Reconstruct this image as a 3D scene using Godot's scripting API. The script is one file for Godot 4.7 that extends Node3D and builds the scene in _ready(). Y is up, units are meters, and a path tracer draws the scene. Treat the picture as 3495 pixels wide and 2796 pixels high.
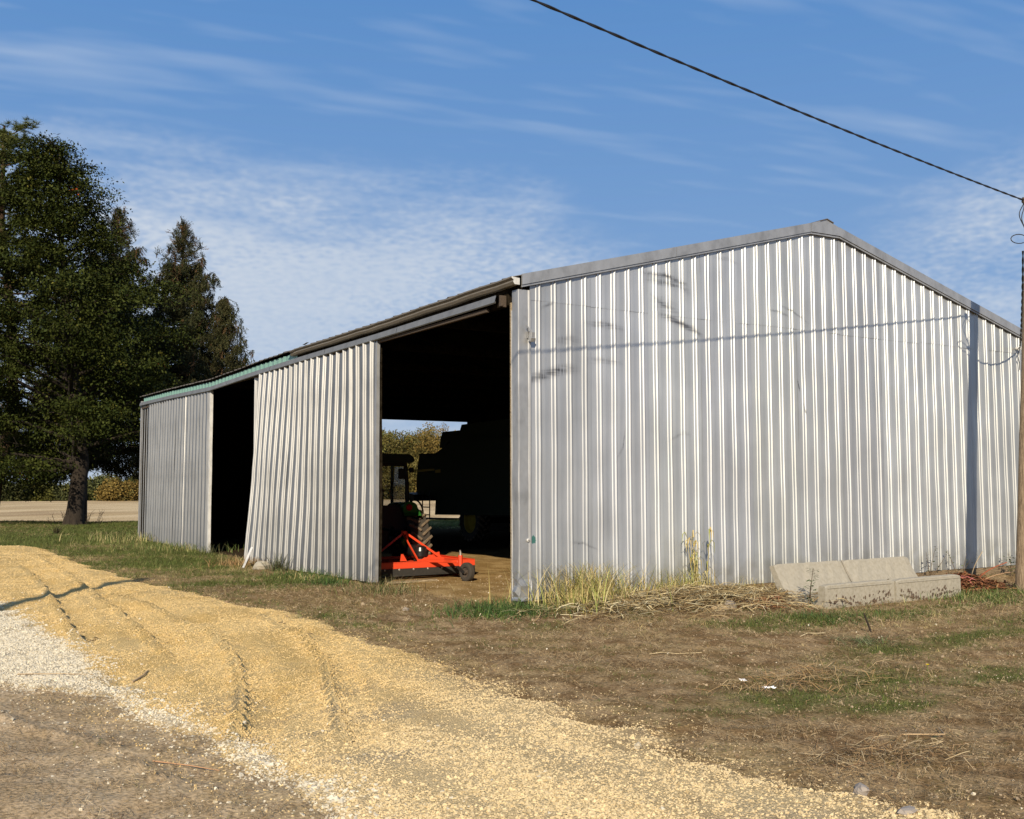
extends Node3D
# A galvanised pole shed on a farm, a fresh limestone drive, a tractor with a mower, trees and a stubble field.

const SUN_TO := Vector3(-0.76, 0.62, 1.0)
const CAM := Vector3(-7.557, 1.572, 11.912)
var rng := RandomNumberGenerator.new()
var used := {}
var M := {}
var nz := {}


# ---------------------------------------------------------------- mesh building
class MB:
	var v := PackedVector3Array()
	var n := PackedVector3Array()
	var c := PackedColorArray()
	var uv := PackedVector2Array()
	var col := Color(1, 1, 1)

	func tri_n(a: Vector3, b: Vector3, d: Vector3, na: Vector3, nb: Vector3, nd: Vector3) -> void:
		# front faces run clockwise
		if (b - a).cross(d - a).dot(na + nb + nd) > 0.0:
			v.append_array([a, d, b]); n.append_array([na, nd, nb])
		else:
			v.append_array([a, b, d]); n.append_array([na, nb, nd])
		c.append_array([col, col, col])

	func tri(a: Vector3, b: Vector3, d: Vector3, out: Vector3) -> void:
		var m := (b - a).cross(d - a)
		if m.length_squared() < 1e-14:
			return
		m = m.normalized()
		if m.dot(out) < 0.0:
			m = -m
		tri_n(a, b, d, m, m, m)

	func quad(a: Vector3, b: Vector3, d: Vector3, e: Vector3, out: Vector3) -> void:
		tri(a, b, d, out)
		tri(a, d, e, out)

	func box(at: Vector3, size: Vector3, turn := Basis.IDENTITY, ch := 0.0) -> void:
		var h := size / 2.0
		var k := minf(ch, minf(h.x, minf(h.y, h.z)) * 0.9)
		for ax in 3:
			var u := (ax + 1) % 3
			var w := (ax + 2) % 3
			for s in [-1.0, 1.0]:
				var p: Array[Vector3] = []
				for q in [[-1.0, -1.0], [1.0, -1.0], [1.0, 1.0], [-1.0, 1.0]]:
					var r := Vector3.ZERO
					r[ax] = s * h[ax]
					r[u] = q[0] * (h[u] - k)
					r[w] = q[1] * (h[w] - k)
					p.append(at + turn * r)
				var o := Vector3.ZERO
				o[ax] = s
				quad(p[0], p[1], p[2], p[3], turn * o)
		if k <= 0.0:
			return
		for ax in 3:
			var u := (ax + 1) % 3
			var w := (ax + 2) % 3
			for su in [-1.0, 1.0]:
				for sw in [-1.0, 1.0]:
					var p: Array[Vector3] = []
					for q in [[-1.0, 0], [1.0, 0], [1.0, 1], [-1.0, 1]]:
						var r := Vector3.ZERO
						r[ax] = q[0] * (h[ax] - k)
						r[u] = su * (h[u] - (k if q[1] == 0 else 0.0))
						r[w] = sw * (h[w] - (0.0 if q[1] == 0 else k))
						p.append(at + turn * r)
					var o := Vector3.ZERO
					o[u] = su
					o[w] = sw
					quad(p[0], p[1], p[2], p[3], turn * o)

	func bar(a: Vector3, b: Vector3, w: float, h: float, ch := 0.0) -> void:
		var z := (b - a).normalized()
		var x := (Vector3.UP if absf(z.y) < 0.95 else Vector3.RIGHT).cross(z).normalized()
		box((a + b) / 2.0, Vector3(w, h, a.distance_to(b)), Basis(x, z.cross(x), z), ch)

	func tube(pts: Array, radii: Array, sides := 8, caps := true) -> void:
		var rings: Array = []
		var x := Vector3.ZERO
		for i in pts.size():
			var d: Vector3 = (pts[mini(i + 1, pts.size() - 1)] - pts[maxi(i - 1, 0)]).normalized()
			if x == Vector3.ZERO:
				x = (Vector3.UP if absf(d.y) < 0.9 else Vector3.RIGHT).cross(d).normalized()
			else:
				x = (x - d * x.dot(d)).normalized()
			var y := d.cross(x)
			var ring: Array = []
			for s in sides:
				var a := TAU * s / sides
				ring.append(x * cos(a) + y * sin(a))
			rings.append(ring)
		for i in pts.size() - 1:
			for s in sides:
				var t := (s + 1) % sides
				var a: Vector3 = pts[i] + rings[i][s] * radii[i]
				var b: Vector3 = pts[i] + rings[i][t] * radii[i]
				var d: Vector3 = pts[i + 1] + rings[i + 1][t] * radii[i + 1]
				var e: Vector3 = pts[i + 1] + rings[i + 1][s] * radii[i + 1]
				tri_n(a, b, d, rings[i][s], rings[i][t], rings[i + 1][t])
				tri_n(a, d, e, rings[i][s], rings[i + 1][t], rings[i + 1][s])
		if caps:
			for e in [0, pts.size() - 1]:
				var o: Vector3 = (pts[0] - pts[1]) if e == 0 else (pts[e] - pts[e - 1])
				for s in sides:
					tri(pts[e], pts[e] + rings[e][s] * radii[e], pts[e] + rings[e][(s + 1) % sides] * radii[e], o)

	func rod(a: Vector3, b: Vector3, r: float, sides := 8) -> void:
		tube([a, b], [r, r], sides)

	# prof: (radius, along) pairs turned about the axis dir through at; flat shading along, smooth round
	func lathe(prof: Array, at: Vector3, dir: Vector3, sides := 20) -> void:
		var x := (Vector3.UP if absf(dir.y) < 0.9 else Vector3.RIGHT).cross(dir).normalized()
		var y := dir.cross(x)
		for i in prof.size() - 1:
			var p: Vector2 = prof[i]
			var q: Vector2 = prof[i + 1]
			var sl := Vector2(q.y - p.y, -(q.x - p.x)).normalized()
			for s in sides:
				var a0 := TAU * s / sides
				var a1 := TAU * (s + 1) / sides
				var r0 := x * cos(a0) + y * sin(a0)
				var r1 := x * cos(a1) + y * sin(a1)
				var n0 := r0 * sl.x + dir * sl.y
				var n1 := r1 * sl.x + dir * sl.y
				var a := at + r0 * p.x + dir * p.y
				var b := at + r1 * p.x + dir * p.y
				var d := at + r1 * q.x + dir * q.y
				var e := at + r0 * q.x + dir * q.y
				if p.x > 1e-5:
					tri_n(a, b, d, n0, n1, n1)
				if q.x > 1e-5:
					tri_n(a, d, e, n0, n1, n0)

	# polygon (x, y) pushed along z by depth, then placed by tr
	func prism(poly: PackedVector2Array, depth: float, tr: Transform3D) -> void:
		var ix := Geometry2D.triangulate_polygon(poly)
		for s in [0.0, 1.0]:
			var o := tr.basis * Vector3(0, 0, -1.0 if s == 0.0 else 1.0)
			for i in range(0, ix.size(), 3):
				var p: Array[Vector3] = []
				for j in 3:
					var q := poly[ix[i + j]]
					p.append(tr * Vector3(q.x, q.y, s * depth))
				tri(p[0], p[1], p[2], o)
		var area := 0.0
		for i in poly.size():
			var a := poly[i]
			var b := poly[(i + 1) % poly.size()]
			area += a.x * b.y - b.x * a.y
		for i in poly.size():
			var a := poly[i]
			var b := poly[(i + 1) % poly.size()]
			var o := tr.basis * (Vector3(b.y - a.y, a.x - b.x, 0) * signf(area))
			quad(tr * Vector3(a.x, a.y, 0), tr * Vector3(b.x, b.y, 0), tr * Vector3(b.x, b.y, depth), tr * Vector3(a.x, a.y, depth), o)

	# a thin bent leaf or blade: points along its midline, width at each, side vector
	func blade(pts: Array, wid: Array, side: Vector3) -> void:
		for i in pts.size() - 1:
			var m: Vector3 = side.cross(pts[i + 1] - pts[i]).normalized()
			if m == Vector3.ZERO:
				continue
			var a: Vector3 = pts[i] - side * wid[i]
			var b: Vector3 = pts[i] + side * wid[i]
			var d: Vector3 = pts[i + 1] + side * wid[i + 1]
			var e: Vector3 = pts[i + 1] - side * wid[i + 1]
			tri_n(a, b, d, m, m, m)
			if wid[i + 1] > 1e-4:
				tri_n(a, d, e, m, m, m)

	func mesh() -> ArrayMesh:
		var arr := []
		arr.resize(Mesh.ARRAY_MAX)
		arr[Mesh.ARRAY_VERTEX] = v
		arr[Mesh.ARRAY_NORMAL] = n
		arr[Mesh.ARRAY_COLOR] = c
		if uv.size() == v.size():
			arr[Mesh.ARRAY_TEX_UV] = uv
		var m := ArrayMesh.new()
		m.add_surface_from_arrays(Mesh.PRIMITIVE_TRIANGLES, arr)
		return m


# many small copies of one mesh
class Copies:
	var b := PackedFloat32Array()
	var n := 0

	func add(t: Basis, o: Vector3, c: Color) -> void:
		b.append_array([t.x.x, t.y.x, t.z.x, o.x, t.x.y, t.y.y, t.z.y, o.y, t.x.z, t.y.z, t.z.z, o.z, c.r, c.g, c.b, 1.0])
		n += 1

	func node(mesh: Mesh, mat: Material) -> MultiMeshInstance3D:
		var m := MultiMesh.new()
		m.transform_format = MultiMesh.TRANSFORM_3D
		m.use_colors = true
		m.mesh = mesh
		m.instance_count = n
		m.buffer = b
		var o := MultiMeshInstance3D.new()
		o.multimesh = m
		o.material_override = mat
		return o


# ---------------------------------------------------------------- nodes, names, metas
func numbered(p: Node, called: String) -> String:
	var k := str(p.get_instance_id()) + called
	var i: int = used.get(k, 0)
	used[k] = i + 1
	return called if i == 0 else "%s_%03d" % [called, i]


func tag(o: Node, label: String, category: String, group := "") -> Node:
	o.set_meta("label", label)
	o.set_meta("category", category)
	if group != "":
		o.set_meta("group", group)
	return o


func obj(called: String, b: MB, mat: Material, parent: Node = self) -> MeshInstance3D:
	var o := MeshInstance3D.new()
	o.name = numbered(parent, called)
	o.mesh = b.mesh()
	o.material_override = mat
	parent.add_child(o, true)
	return o


func put(called: String, o: Node3D, parent: Node = self) -> Node3D:
	o.name = numbered(parent, called)
	parent.add_child(o, true)
	return o


func thing(called: String, label: String, category: String, at := Vector3.ZERO, turn := 0.0, group := "") -> Node3D:
	var o := Node3D.new()
	put(called, o)
	o.position = at
	o.rotation.y = turn
	tag(o, label, category, group)
	return o


func structure(o: Node) -> Node:
	o.set_meta("kind", "structure")
	return o


func stuff(o: Node) -> Node:
	o.set_meta("kind", "stuff")
	return o


# ---------------------------------------------------------------- materials
func lin(r: float, g: float, b: float) -> Color:
	return Color(r, g, b).linear_to_srgb()


func noise(kind: int, freq: float, oct: int, sd: int, gain := 0.5) -> FastNoiseLite:
	var f := FastNoiseLite.new()
	f.noise_type = kind
	f.frequency = freq
	f.seed = sd
	f.fractal_type = FastNoiseLite.FRACTAL_FBM if oct > 1 else FastNoiseLite.FRACTAL_NONE
	f.fractal_octaves = oct
	f.fractal_gain = gain
	return f


func speckle(size: int, freq: float, oct: int, sd: int, stops: Array, kind := FastNoiseLite.TYPE_SIMPLEX_SMOOTH) -> ImageTexture:
	var im := noise(kind, freq, oct, sd, 0.6).get_seamless_image(size, size)
	im.convert(Image.FORMAT_L8)
	var d := im.get_data()
	var lut := PackedByteArray()
	for i in 256:
		var t := i / 255.0
		var col: Color = stops[0][1]
		for k in stops.size() - 1:
			if t >= stops[k][0]:
				col = (stops[k][1] as Color).lerp(stops[k + 1][1], clampf((t - stops[k][0]) / (stops[k + 1][0] - stops[k][0]), 0, 1))
		lut.append_array([int(col.r8), int(col.g8), int(col.b8)])
	var out := PackedByteArray()
	out.resize(size * size * 3)
	for i in d.size():
		var k := d[i] * 3
		out[i * 3] = lut[k]
		out[i * 3 + 1] = lut[k + 1]
		out[i * 3 + 2] = lut[k + 2]
	return ImageTexture.create_from_image(Image.create_from_data(size, size, false, Image.FORMAT_RGB8, out))


func bumps(size: int, freq: float, oct: int, sd: int, strength: float, kind := FastNoiseLite.TYPE_SIMPLEX_SMOOTH) -> ImageTexture:
	var im := noise(kind, freq, oct, sd, 0.6).get_seamless_image(size, size)
	im.convert(Image.FORMAT_RGBA8)
	im.bump_map_to_normal_map(strength)
	return ImageTexture.create_from_image(im)


func mat(col: Color, rough := 0.8, metal := 0.0, vertex := false) -> StandardMaterial3D:
	var m := StandardMaterial3D.new()
	m.albedo_color = col
	m.roughness = rough
	m.metallic = metal
	m.vertex_color_use_as_albedo = vertex
	m.cull_mode = BaseMaterial3D.CULL_DISABLED
	return m


func tri_tex(m: StandardMaterial3D, tex: Texture2D, scale: Vector3, normal: Texture2D = null, nscale := 1.0, world := true) -> StandardMaterial3D:
	m.uv1_triplanar = true
	m.uv1_world_triplanar = world
	m.uv1_scale = scale
	if tex:
		m.albedo_texture = tex
	if normal:
		m.normal_enabled = true
		m.normal_texture = normal
		m.normal_scale = nscale
	return m


func pw(t: float, pts: Array) -> float:
	# piecewise linear through (t, value) pairs sorted by t
	if t <= pts[0].x:
		return pts[0].y
	for i in pts.size() - 1:
		if t <= pts[i + 1].x:
			return lerpf(pts[i].y, pts[i + 1].y, (t - pts[i].x) / (pts[i + 1].x - pts[i].x))
	return pts[-1].y


func ss(a: float, b: float, t: float) -> float:
	return smoothstep(a, b, t)


func stp(a: float, t: float) -> float:
	return 1.0 if t >= a else 0.0


# ---------------------------------------------------------------- sky
func sky_color(d: Vector3) -> Color:
	var el := asin(clampf(d.y, -1, 1))
	var az := rad_to_deg(atan2(d.x, -d.z))
	var e := rad_to_deg(el)
	var t := pow(clampf(e / 70.0, 0, 1), 0.55)
	var air := Color(0.36, 0.53, 0.76).lerp(Color(0.085, 0.25, 0.58), clampf(t * 1.55, 0, 1))
	if t * 1.55 > 1.0:
		air = air.lerp(Color(0.06, 0.18, 0.46), clampf(t * 1.55 - 1.0, 0, 1))
	air = air.lerp(Color(0.42, 0.51, 0.64), 0.8 * exp(-maxf(e, 0.0) / 5.0))
	var k := 1.0 / maxf(d.y + 0.03, 0.03)
	var p := Vector2(d.x, d.z) * k
	# high thin streaks drawn out across the sky
	var q := p.rotated(-0.20)
	var wsp: float = nz.streak.get_noise_2d(q.x * 24.0 + 34.0 * nz.low.get_noise_2d(q.x * 8.0, q.y * 8.0), q.y * 130.0)
	var wsp2: float = nz.streak2.get_noise_2d(q.x * 90.0, q.y * 400.0 + 14.0 * nz.low.get_noise_2d(q.x * 20.0 + 90.0, q.y * 20.0))
	var veil: float = nz.low.get_noise_2d(p.x * 15.0 + 300.0, p.y * 15.0)
	var cirrus := clampf(0.22 + 0.8 * wsp + 0.75 * wsp2 + 0.7 * veil, 0, 1) * 0.44
	cirrus *= 0.55 + 0.45 * ss(-0.3, 0.3, veil)
	# a sheet of small rippled clouds low in the sky, broken at its upper edge
	var edge: float = 0.9 * nz.low.get_noise_2d(p.x * 30.0, p.y * 30.0 + 50.0) + 0.5 * nz.mid.get_noise_2d(p.x * 60.0, p.y * 60.0)
	var top: float = 10.0 + 6.0 * nz.low.get_noise_1d(az * 2.4 + 70.0)
	var here := pw(az, [Vector2(-8, 15.0), Vector2(4, 17.3), Vector2(9, 17.8), Vector2(18, 17.0), Vector2(27, 16.8), Vector2(33, 15.6), Vector2(37, 13.6), Vector2(40, 11.2), Vector2(43, 9.0), Vector2(47, 10.2), Vector2(50, 13.4), Vector2(54, 15.0), Vector2(58, 16.4), Vector2(66, 17.0)])
	top = lerpf(top, here, ss(-20.0, -6.0, az) * ss(80.0, 66.0, az))
	var sheet := ss(-1.6, 3.8, top - e + 3.4 * edge)
	var cell: float = nz.cell.get_noise_2d(p.x * 300.0 + 14.0 * edge, p.y * 300.0)
	var cell2: float = nz.mid.get_noise_2d(p.x * 800.0, p.y * 800.0)
	var fade := ss(0.0, 7.0, e)
	var puff := clampf(0.62 + 0.27 * cell * fade + 0.24 * cell2 * fade + 0.9 * nz.low.get_noise_2d(p.x * 34.0 + 5.0, p.y * 34.0) + 0.36 * (top - e) / 12.0 + 0.22 * exp(-pow((az - 23.0) / 10.0, 2.0) - pow((e - 11.5) / 3.6, 2.0)) - 0.25 * ss(46.0, 54.0, az), 0, 1)
	var thin: float = clampf(sheet * puff * (0.88 + 0.18 * cell + 0.15 * cell2), 0, 1) * (0.86 + 0.3 * nz.low.get_noise_2d(p.x * 22.0, p.y * 22.0 + 9.0))
	var c := air.lerp(Color(0.63, 0.72, 0.84), clampf(cirrus, 0, 0.8))
	c = c.lerp(Color(0.66, 0.72, 0.80), clampf(thin * lerpf(0.45, 1.0, ss(3.0, 12.0, e)), 0, 0.92))
	return c


func make_sky() -> ImageTexture:
	nz.streak = noise(FastNoiseLite.TYPE_SIMPLEX_SMOOTH, 0.02, 4, 11, 0.55)
	nz.streak2 = noise(FastNoiseLite.TYPE_SIMPLEX_SMOOTH, 0.02, 3, 17, 0.5)
	nz.low = noise(FastNoiseLite.TYPE_SIMPLEX_SMOOTH, 0.012, 3, 5, 0.5)
	nz.mid = noise(FastNoiseLite.TYPE_SIMPLEX_SMOOTH, 0.03, 3, 23, 0.55)
	nz.cell = noise(FastNoiseLite.TYPE_SIMPLEX_SMOOTH, 0.045, 2, 31, 0.5)
	var w := 1024
	var im := Image.create(w, w / 2, false, Image.FORMAT_RGB8)
	var low := Color(0.30, 0.30, 0.27)
	im.fill(low.linear_to_srgb())
	sky_part(im, w, 0, w, 0, w / 4 + 2)
	im.resize(4096, 2048, Image.INTERPOLATE_CUBIC)
	sky_part(im, 4096, 0, 760, 620, 1026)
	return ImageTexture.create_from_image(im)


func sky_part(im: Image, w: int, x0: int, x1: int, y0: int, y1: int) -> void:
	for y in range(y0, y1):
		var th := PI * (y + 0.5) / (w / 2.0)
		for x in range(x0, x1):
			var az := TAU * (x + 0.5) / w
			var d := Vector3(sin(az) * sin(th), maxf(cos(th), 0.0005), -cos(az) * sin(th))
			im.set_pixel(x, y, sky_color(d).linear_to_srgb())


# ---------------------------------------------------------------- lie of the land
func away(x: float, z: float) -> float:
	return (x - CAM.x) * 0.528 - (z - CAM.z) * 0.849


func ground_h(x: float, z: float) -> float:
	var e := away(x, z)
	var h := -0.085
	h -= 0.05 * ss(-1.0, -6.0, z) * ss(2.0, -1.0, -x)
	h -= 0.055 * ss(-8.0, -14.0, z) * ss(6.0, 0.0, absf(x))
	h -= 0.075 * ss(5.0, 8.5, x) * ss(-3.0, 0.5, z)
	h += 0.06 * exp(-(pow((x - 2.2) / 1.6, 2.0) + pow((z - 0.9) / 0.8, 2.0)))
	h += nz.g1.get_noise_2d(x, z) * 0.05 * ss(60.0, 30.0, e)
	if e < 32.0:
		h += nz.g2.get_noise_2d(x, z) * 0.022
	if e < 16.0:
		h += nz.g3.get_noise_2d(x, z) * 0.016
	if e < 13.0:
		h += nz.g4.get_noise_2d(x, z) * 0.011
	if x > 2.5 and x < 8.0 and z > 0.4 and z < 4.5:
		h = lerpf(h, -0.135, 0.9 * ss(2.9, 3.5, x) * ss(7.8, 6.9, x) * ss(0.5, 1.0, z) * ss(4.3, 2.8, z))
	if x < -5.9 and x > -7.2 and z > 2.6 and z < 6.4:
		# clods thrown up along an old wheel mark
		var d := absf((x + 6.72) - 0.26 * (z - 3.2) - 0.06 * sin(z * 3.0))
		h += 0.05 * exp(-pow(d / 0.07, 2.0)) * clampf(0.4 + 1.6 * nz.g4.get_noise_2d(x * 0.8, z * 0.8), 0, 1)
	h -= 0.95 * ss(49.0, 60.0, e)
	return h


const ROAD_R: Array[Vector2] = [Vector2(-18.4, -4.9), Vector2(-17.8, -4.0), Vector2(-16.9, -3.62), Vector2(-12.9, -3.68), Vector2(-9.4, -3.79), Vector2(-6.4, -3.55), Vector2(-3.7, -3.32), Vector2(-1.5, -3.06), Vector2(0.3, -2.91), Vector2(1.2, -2.98), Vector2(3.3, -3.12), Vector2(5.1, -3.24), Vector2(6.3, -3.23), Vector2(7.3, -3.36), Vector2(8.0, -3.25), Vector2(8.6, -3.15), Vector2(10.0, -3.05)]
const ROAD_L: Array[Vector2] = [Vector2(-18.4, -6.0), Vector2(-17.6, -7.0), Vector2(-12.0, -7.2), Vector2(-7.0, -6.6), Vector2(-3.8, -5.98), Vector2(-1.6, -5.84), Vector2(1.15, -5.85), Vector2(2.9, -5.76), Vector2(4.8, -5.6), Vector2(6.1, -5.49), Vector2(7.2, -5.39), Vector2(8.6, -5.3), Vector2(10.0, -5.2)]
const WHITE_L: Array[Vector2] = [Vector2(-7.0, -7.0), Vector2(-4.0, -7.5), Vector2(-1.0, -7.9), Vector2(1.2, -7.7), Vector2(1.9, -7.1), Vector2(2.3, -6.5), Vector2(2.8, -6.1), Vector2(3.2, -5.78), Vector2(4.2, -5.66), Vector2(5.2, -5.62), Vector2(6.2, -5.55), Vector2(7.0, -5.42), Vector2(8.6, -5.42), Vector2(10.0, -5.3)]
const RUTS := [
	[Vector2(-5.0, -11.0), Vector2(-4.95, -9.53), Vector2(-5.25, -4.39), Vector2(-5.58, -0.58), Vector2(-5.64, 0.4)],
	[Vector2(-4.4, -4.5), Vector2(-4.32, -1.8), Vector2(-4.29, 0.26), Vector2(-4.59, 2.28), Vector2(-4.95, 3.65), Vector2(-5.32, 4.79), Vector2(-5.51, 5.29)],
	[Vector2(-3.45, -0.5), Vector2(-3.52, 1.18), Vector2(-3.97, 2.98), Vector2(-4.35, 4.03), Vector2(-4.9, 5.6)],
	[Vector2(-4.2, -14.0), Vector2(-4.45, -8.0), Vector2(-4.8, -2.0), Vector2(-5.1, 2.0)],
]


func road_in(x: float, z: float) -> float:
	# metres inside the yellow gravel, negative outside
	var wob: float = nz.edge.get_noise_2d(x, z) * 0.2 + nz.edge2.get_noise_2d(x, z) * 0.07
	var r := minf(pw(z, ROAD_R) - x, x - pw(z, ROAD_L))
	if z > 3.0:
		wob += nz.p2.get_noise_2d(x * 1.1 + 70.0, z * 1.6) * 0.28 * ss(3.0, 6.5, z) * ss(-5.0, -4.0, x)
	return minf(r, z + 17.8) + wob


func white_in(x: float, z: float) -> float:
	var wob: float = nz.edge.get_noise_2d(x + 40.0, z) * 0.26 + nz.edge2.get_noise_2d(x, z + 30.0) * 0.09
	return minf(pw(z, ROAD_L) + 0.05 - x, minf(x - pw(z, WHITE_L), z + 6.0)) + wob


func rut_h(x: float, z: float) -> float:
	var h := 0.0
	var p := Vector2(x, z)
	for k in RUTS.size():
		var best := 9.0
		var sgn := 1.0
		var line: Array = RUTS[k]
		if z < line[0].y - 0.6 or z > line[-1].y + 0.6:
			continue
		var fade := ss(-0.6, 0.3, z - line[0].y) * ss(0.6, -0.3, z - line[-1].y)
		for i in line.size() - 1:
			var a: Vector2 = line[i]
			var b: Vector2 = line[i + 1]
			var t := clampf((p - a).dot(b - a) / (b - a).length_squared(), 0, 1)
			var q := a + (b - a) * t
			var d := p.distance_to(q)
			if d < best:
				best = d
				sgn = 1.0 if (b - a).cross(p - a) > 0.0 else -1.0
		if best < 0.5:
			var s := best * sgn
			# a tyre's flat track on one side, the ridge that it squeezed out on the other
			h += fade * (0.078 * exp(-pow((s - 0.03) / 0.030, 2.0)) - 0.036 * ss(0.02, -0.04, s) * ss(-0.34, -0.26, s) + 0.016 * exp(-pow((s + 0.31) / 0.04, 2.0)))
	return h


var road_grid := PackedFloat32Array()
const RX0 := -9.0
const RZ0 := -18.6
const RSTEP := 0.08
const RNX := 84
const RNZ := 364


func bake_road() -> void:
	road_grid.resize(RNX * RNZ)
	for j in RNZ:
		for i in RNX:
			var x := RX0 + i * RSTEP
			var z := RZ0 + j * RSTEP
			var g := ground_h(x, z)
			var y := road_in(x, z)
			var w := white_in(x, z)
			var rise := 0.035 * ss(-0.15, 0.22, y) + 0.018 * ss(-0.12, 0.1, w) - 0.075 * ss(-0.02, -0.25, maxf(y, w))
			if y > -0.3:
				rise += rut_h(x, z) * ss(-0.25, 0.1, y) + 0.015 * ss(0.0, 0.9, y)
			rise += nz.g3.get_noise_2d(x * 1.7, z * 1.7 + 77.0) * 0.007
			if z < -15.0:
				rise += 0.1 * exp(-pow((z + 17.2) / 0.7, 2.0)) * ss(0.0, 0.5, y)
			road_grid[j * RNX + i] = g + rise


func road_h(x: float, z: float) -> float:
	var fx := clampf((x - RX0) / RSTEP, 0, RNX - 1.001)
	var fz := clampf((z - RZ0) / RSTEP, 0, RNZ - 1.001)
	var i := int(fx)
	var j := int(fz)
	var u := fx - i
	var w := fz - j
	var k := j * RNX + i
	return lerpf(lerpf(road_grid[k], road_grid[k + 1], u), lerpf(road_grid[k + RNX], road_grid[k + RNX + 1], u), w)


func top_h(x: float, z: float) -> float:
	var g := ground_h(x, z)
	if x > RX0 + 0.1 and x < RX0 + RSTEP * (RNX - 2) and z > RZ0 + 0.1 and z < RZ0 + RSTEP * (RNZ - 2):
		return maxf(g, road_h(x, z))
	return g


# (green, dry grass, bare) shares of the ground cover
const GREEN_SPOTS := [[-1.75, 6.15, 0.75, 0.42, 1.8], [-0.3, 6.0, 1.0, 0.45, 1.5], [2.2, 3.1, 1.5, 0.4, 1.1], [-0.6, 0.35, 0.7, 0.45, 1.2], [-1.3, -5.2, 0.6, 1.5, 0.9], [8.2, 2.4, 2.0, 0.5, 0.9], [1.2, 5.0, 1.0, 0.35, 1.3], [5.5, 3.0, 2.2, 0.35, 0.7], [-2.2, -9.0, 1.0, 3.0, 0.7], [-1.5, -14.0, 1.0, 3.5, 0.8], [-1.0, 1.9, 0.5, 0.3, 0.6], [-0.9, 6.75, 0.6, 0.14, 1.6], [4.6, 4.6, 0.9, 0.4, 1.0], [0.9, 6.4, 0.7, 0.3, 1.0], [2.9, 4.9, 0.9, 0.3, 0.9], [-2.6, -0.3, 0.4, 1.6, 0.45]]


func cover(x: float, z: float) -> Vector2:
	var a: float = nz.p1.get_noise_2d(x, z)
	var b: float = nz.p2.get_noise_2d(x, z)
	var e := away(x, z)
	var lawn := ss(19.0, 27.0, e + 3.0 * a)
	if x > -0.4 and x < 12.5 and z > -23.4 and z < 0.0:
		lawn = 0.0
	var green := clampf(0.06 + 0.25 * a + 0.3 * b, 0, 0.4)
	var side := ss(-3.0, -6.0, z) * ss(0.2, -0.2, x)
	green += side * clampf(0.28 + 0.8 * a + 0.5 * b, 0, 1)
	for g in GREEN_SPOTS:
		var d: float = pow((x - g[0]) / g[2], 2.0) + pow((z - g[1]) / g[3], 2.0)
		if d < 5.0:
			green += g[4] * exp(-d) * (0.75 + 0.6 * b)
	green = lerpf(green, clampf(0.8 + 0.6 * a, 0, 1), lawn)
	var dry := clampf(0.30 + 0.7 * b - 0.4 * a, 0, 1) * 0.7
	dry += side * 0.4 * clampf(0.6 - a, 0, 1) + 0.5 * exp(-(pow((x - 3.0) / 2.8, 2.0) + pow((z - 1.2) / 0.9, 2.0)))
	dry *= 1.0 - 0.35 * lawn
	# bare earth: the floor of the shed, the wheel-worn yard
	var inside: float = ss(-0.3, 0.1, x) * ss(0.05, -0.3, z) * stp(-23.4, z)
	var apron := ss(-2.6, -0.4, x) * ss(-0.2, -1.2, z) * ss(-6.2, -4.2, z)
	var worn: float = ss(0.02, 0.30, nz.p1.get_noise_2d(x * 1.7 + 50.0, z * 1.7) + 0.5 * exp(-(pow((x + 1.9) / 1.6, 2.0) + pow((z - 7.4) / 0.9, 2.0))))
	dry *= 1.0 - 0.85 * worn * ss(22.0, 16.0, e)
	var near := ss(13.5, 7.5, e)
	var keep: float = (1.0 - inside) * (1.0 - 0.8 * apron)
	green *= keep * (1.0 - 0.35 * near)
	dry *= keep * (1.0 - 0.3 * near)
	if x < -4.6 and z > 1.5:
		green *= 0.12
		dry *= 0.45
	return Vector2(clampf(green, 0, 1), clampf(dry, 0, 1))


func earth(x: float, z: float) -> Color:
	var cv := cover(x, z)
	var a: float = nz.p2.get_noise_2d(x * 2.0 + 31.0, z * 2.0)
	var b: float = nz.g3.get_noise_2d(x * 1.3, z * 1.3 + 11.0)
	var bare := Color(0.235, 0.152, 0.078).lerp(Color(0.40, 0.285, 0.162), clampf(0.45 + 1.8 * a + 0.9 * b, 0, 1))
	if x < -4.4 and z > 1.0:
		bare = bare.lerp(Color(0.60, 0.465, 0.30).lerp(Color(0.45, 0.335, 0.205), clampf(0.4 + 1.5 * a, 0, 1)), 0.85)
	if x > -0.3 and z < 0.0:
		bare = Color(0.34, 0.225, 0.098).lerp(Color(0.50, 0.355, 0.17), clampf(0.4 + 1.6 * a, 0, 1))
		bare = bare.lerp(Color(0.07, 0.052, 0.032), ss(-9.5, -12.5, z) * stp(-23.2, z))  # shade deep inside the shed, painted into the floor colour
	elif x > -2.6 and z < -0.2 and z > -5.5:
		bare = bare.lerp(Color(0.30, 0.205, 0.095), 0.6)
	var c := bare.lerp(Color(0.35, 0.265, 0.13), cv.y * 0.7)
	c = c.lerp(Color(0.115, 0.125, 0.042), cv.x * 0.8)
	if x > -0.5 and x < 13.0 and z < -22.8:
		c = c.lerp(Color(0.055, 0.045, 0.028), ss(-37.0, -30.0, z))  # the shed's shadow painted into the ground behind it
	var spill := ss(-0.9, 0.0, road_in(x, z)) if x < -1.5 and x > -9.0 else 0.0
	return c.lerp(Color(0.50, 0.37, 0.17), spill * 0.35 * clampf(0.5 + 2.0 * b, 0, 1))


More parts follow.
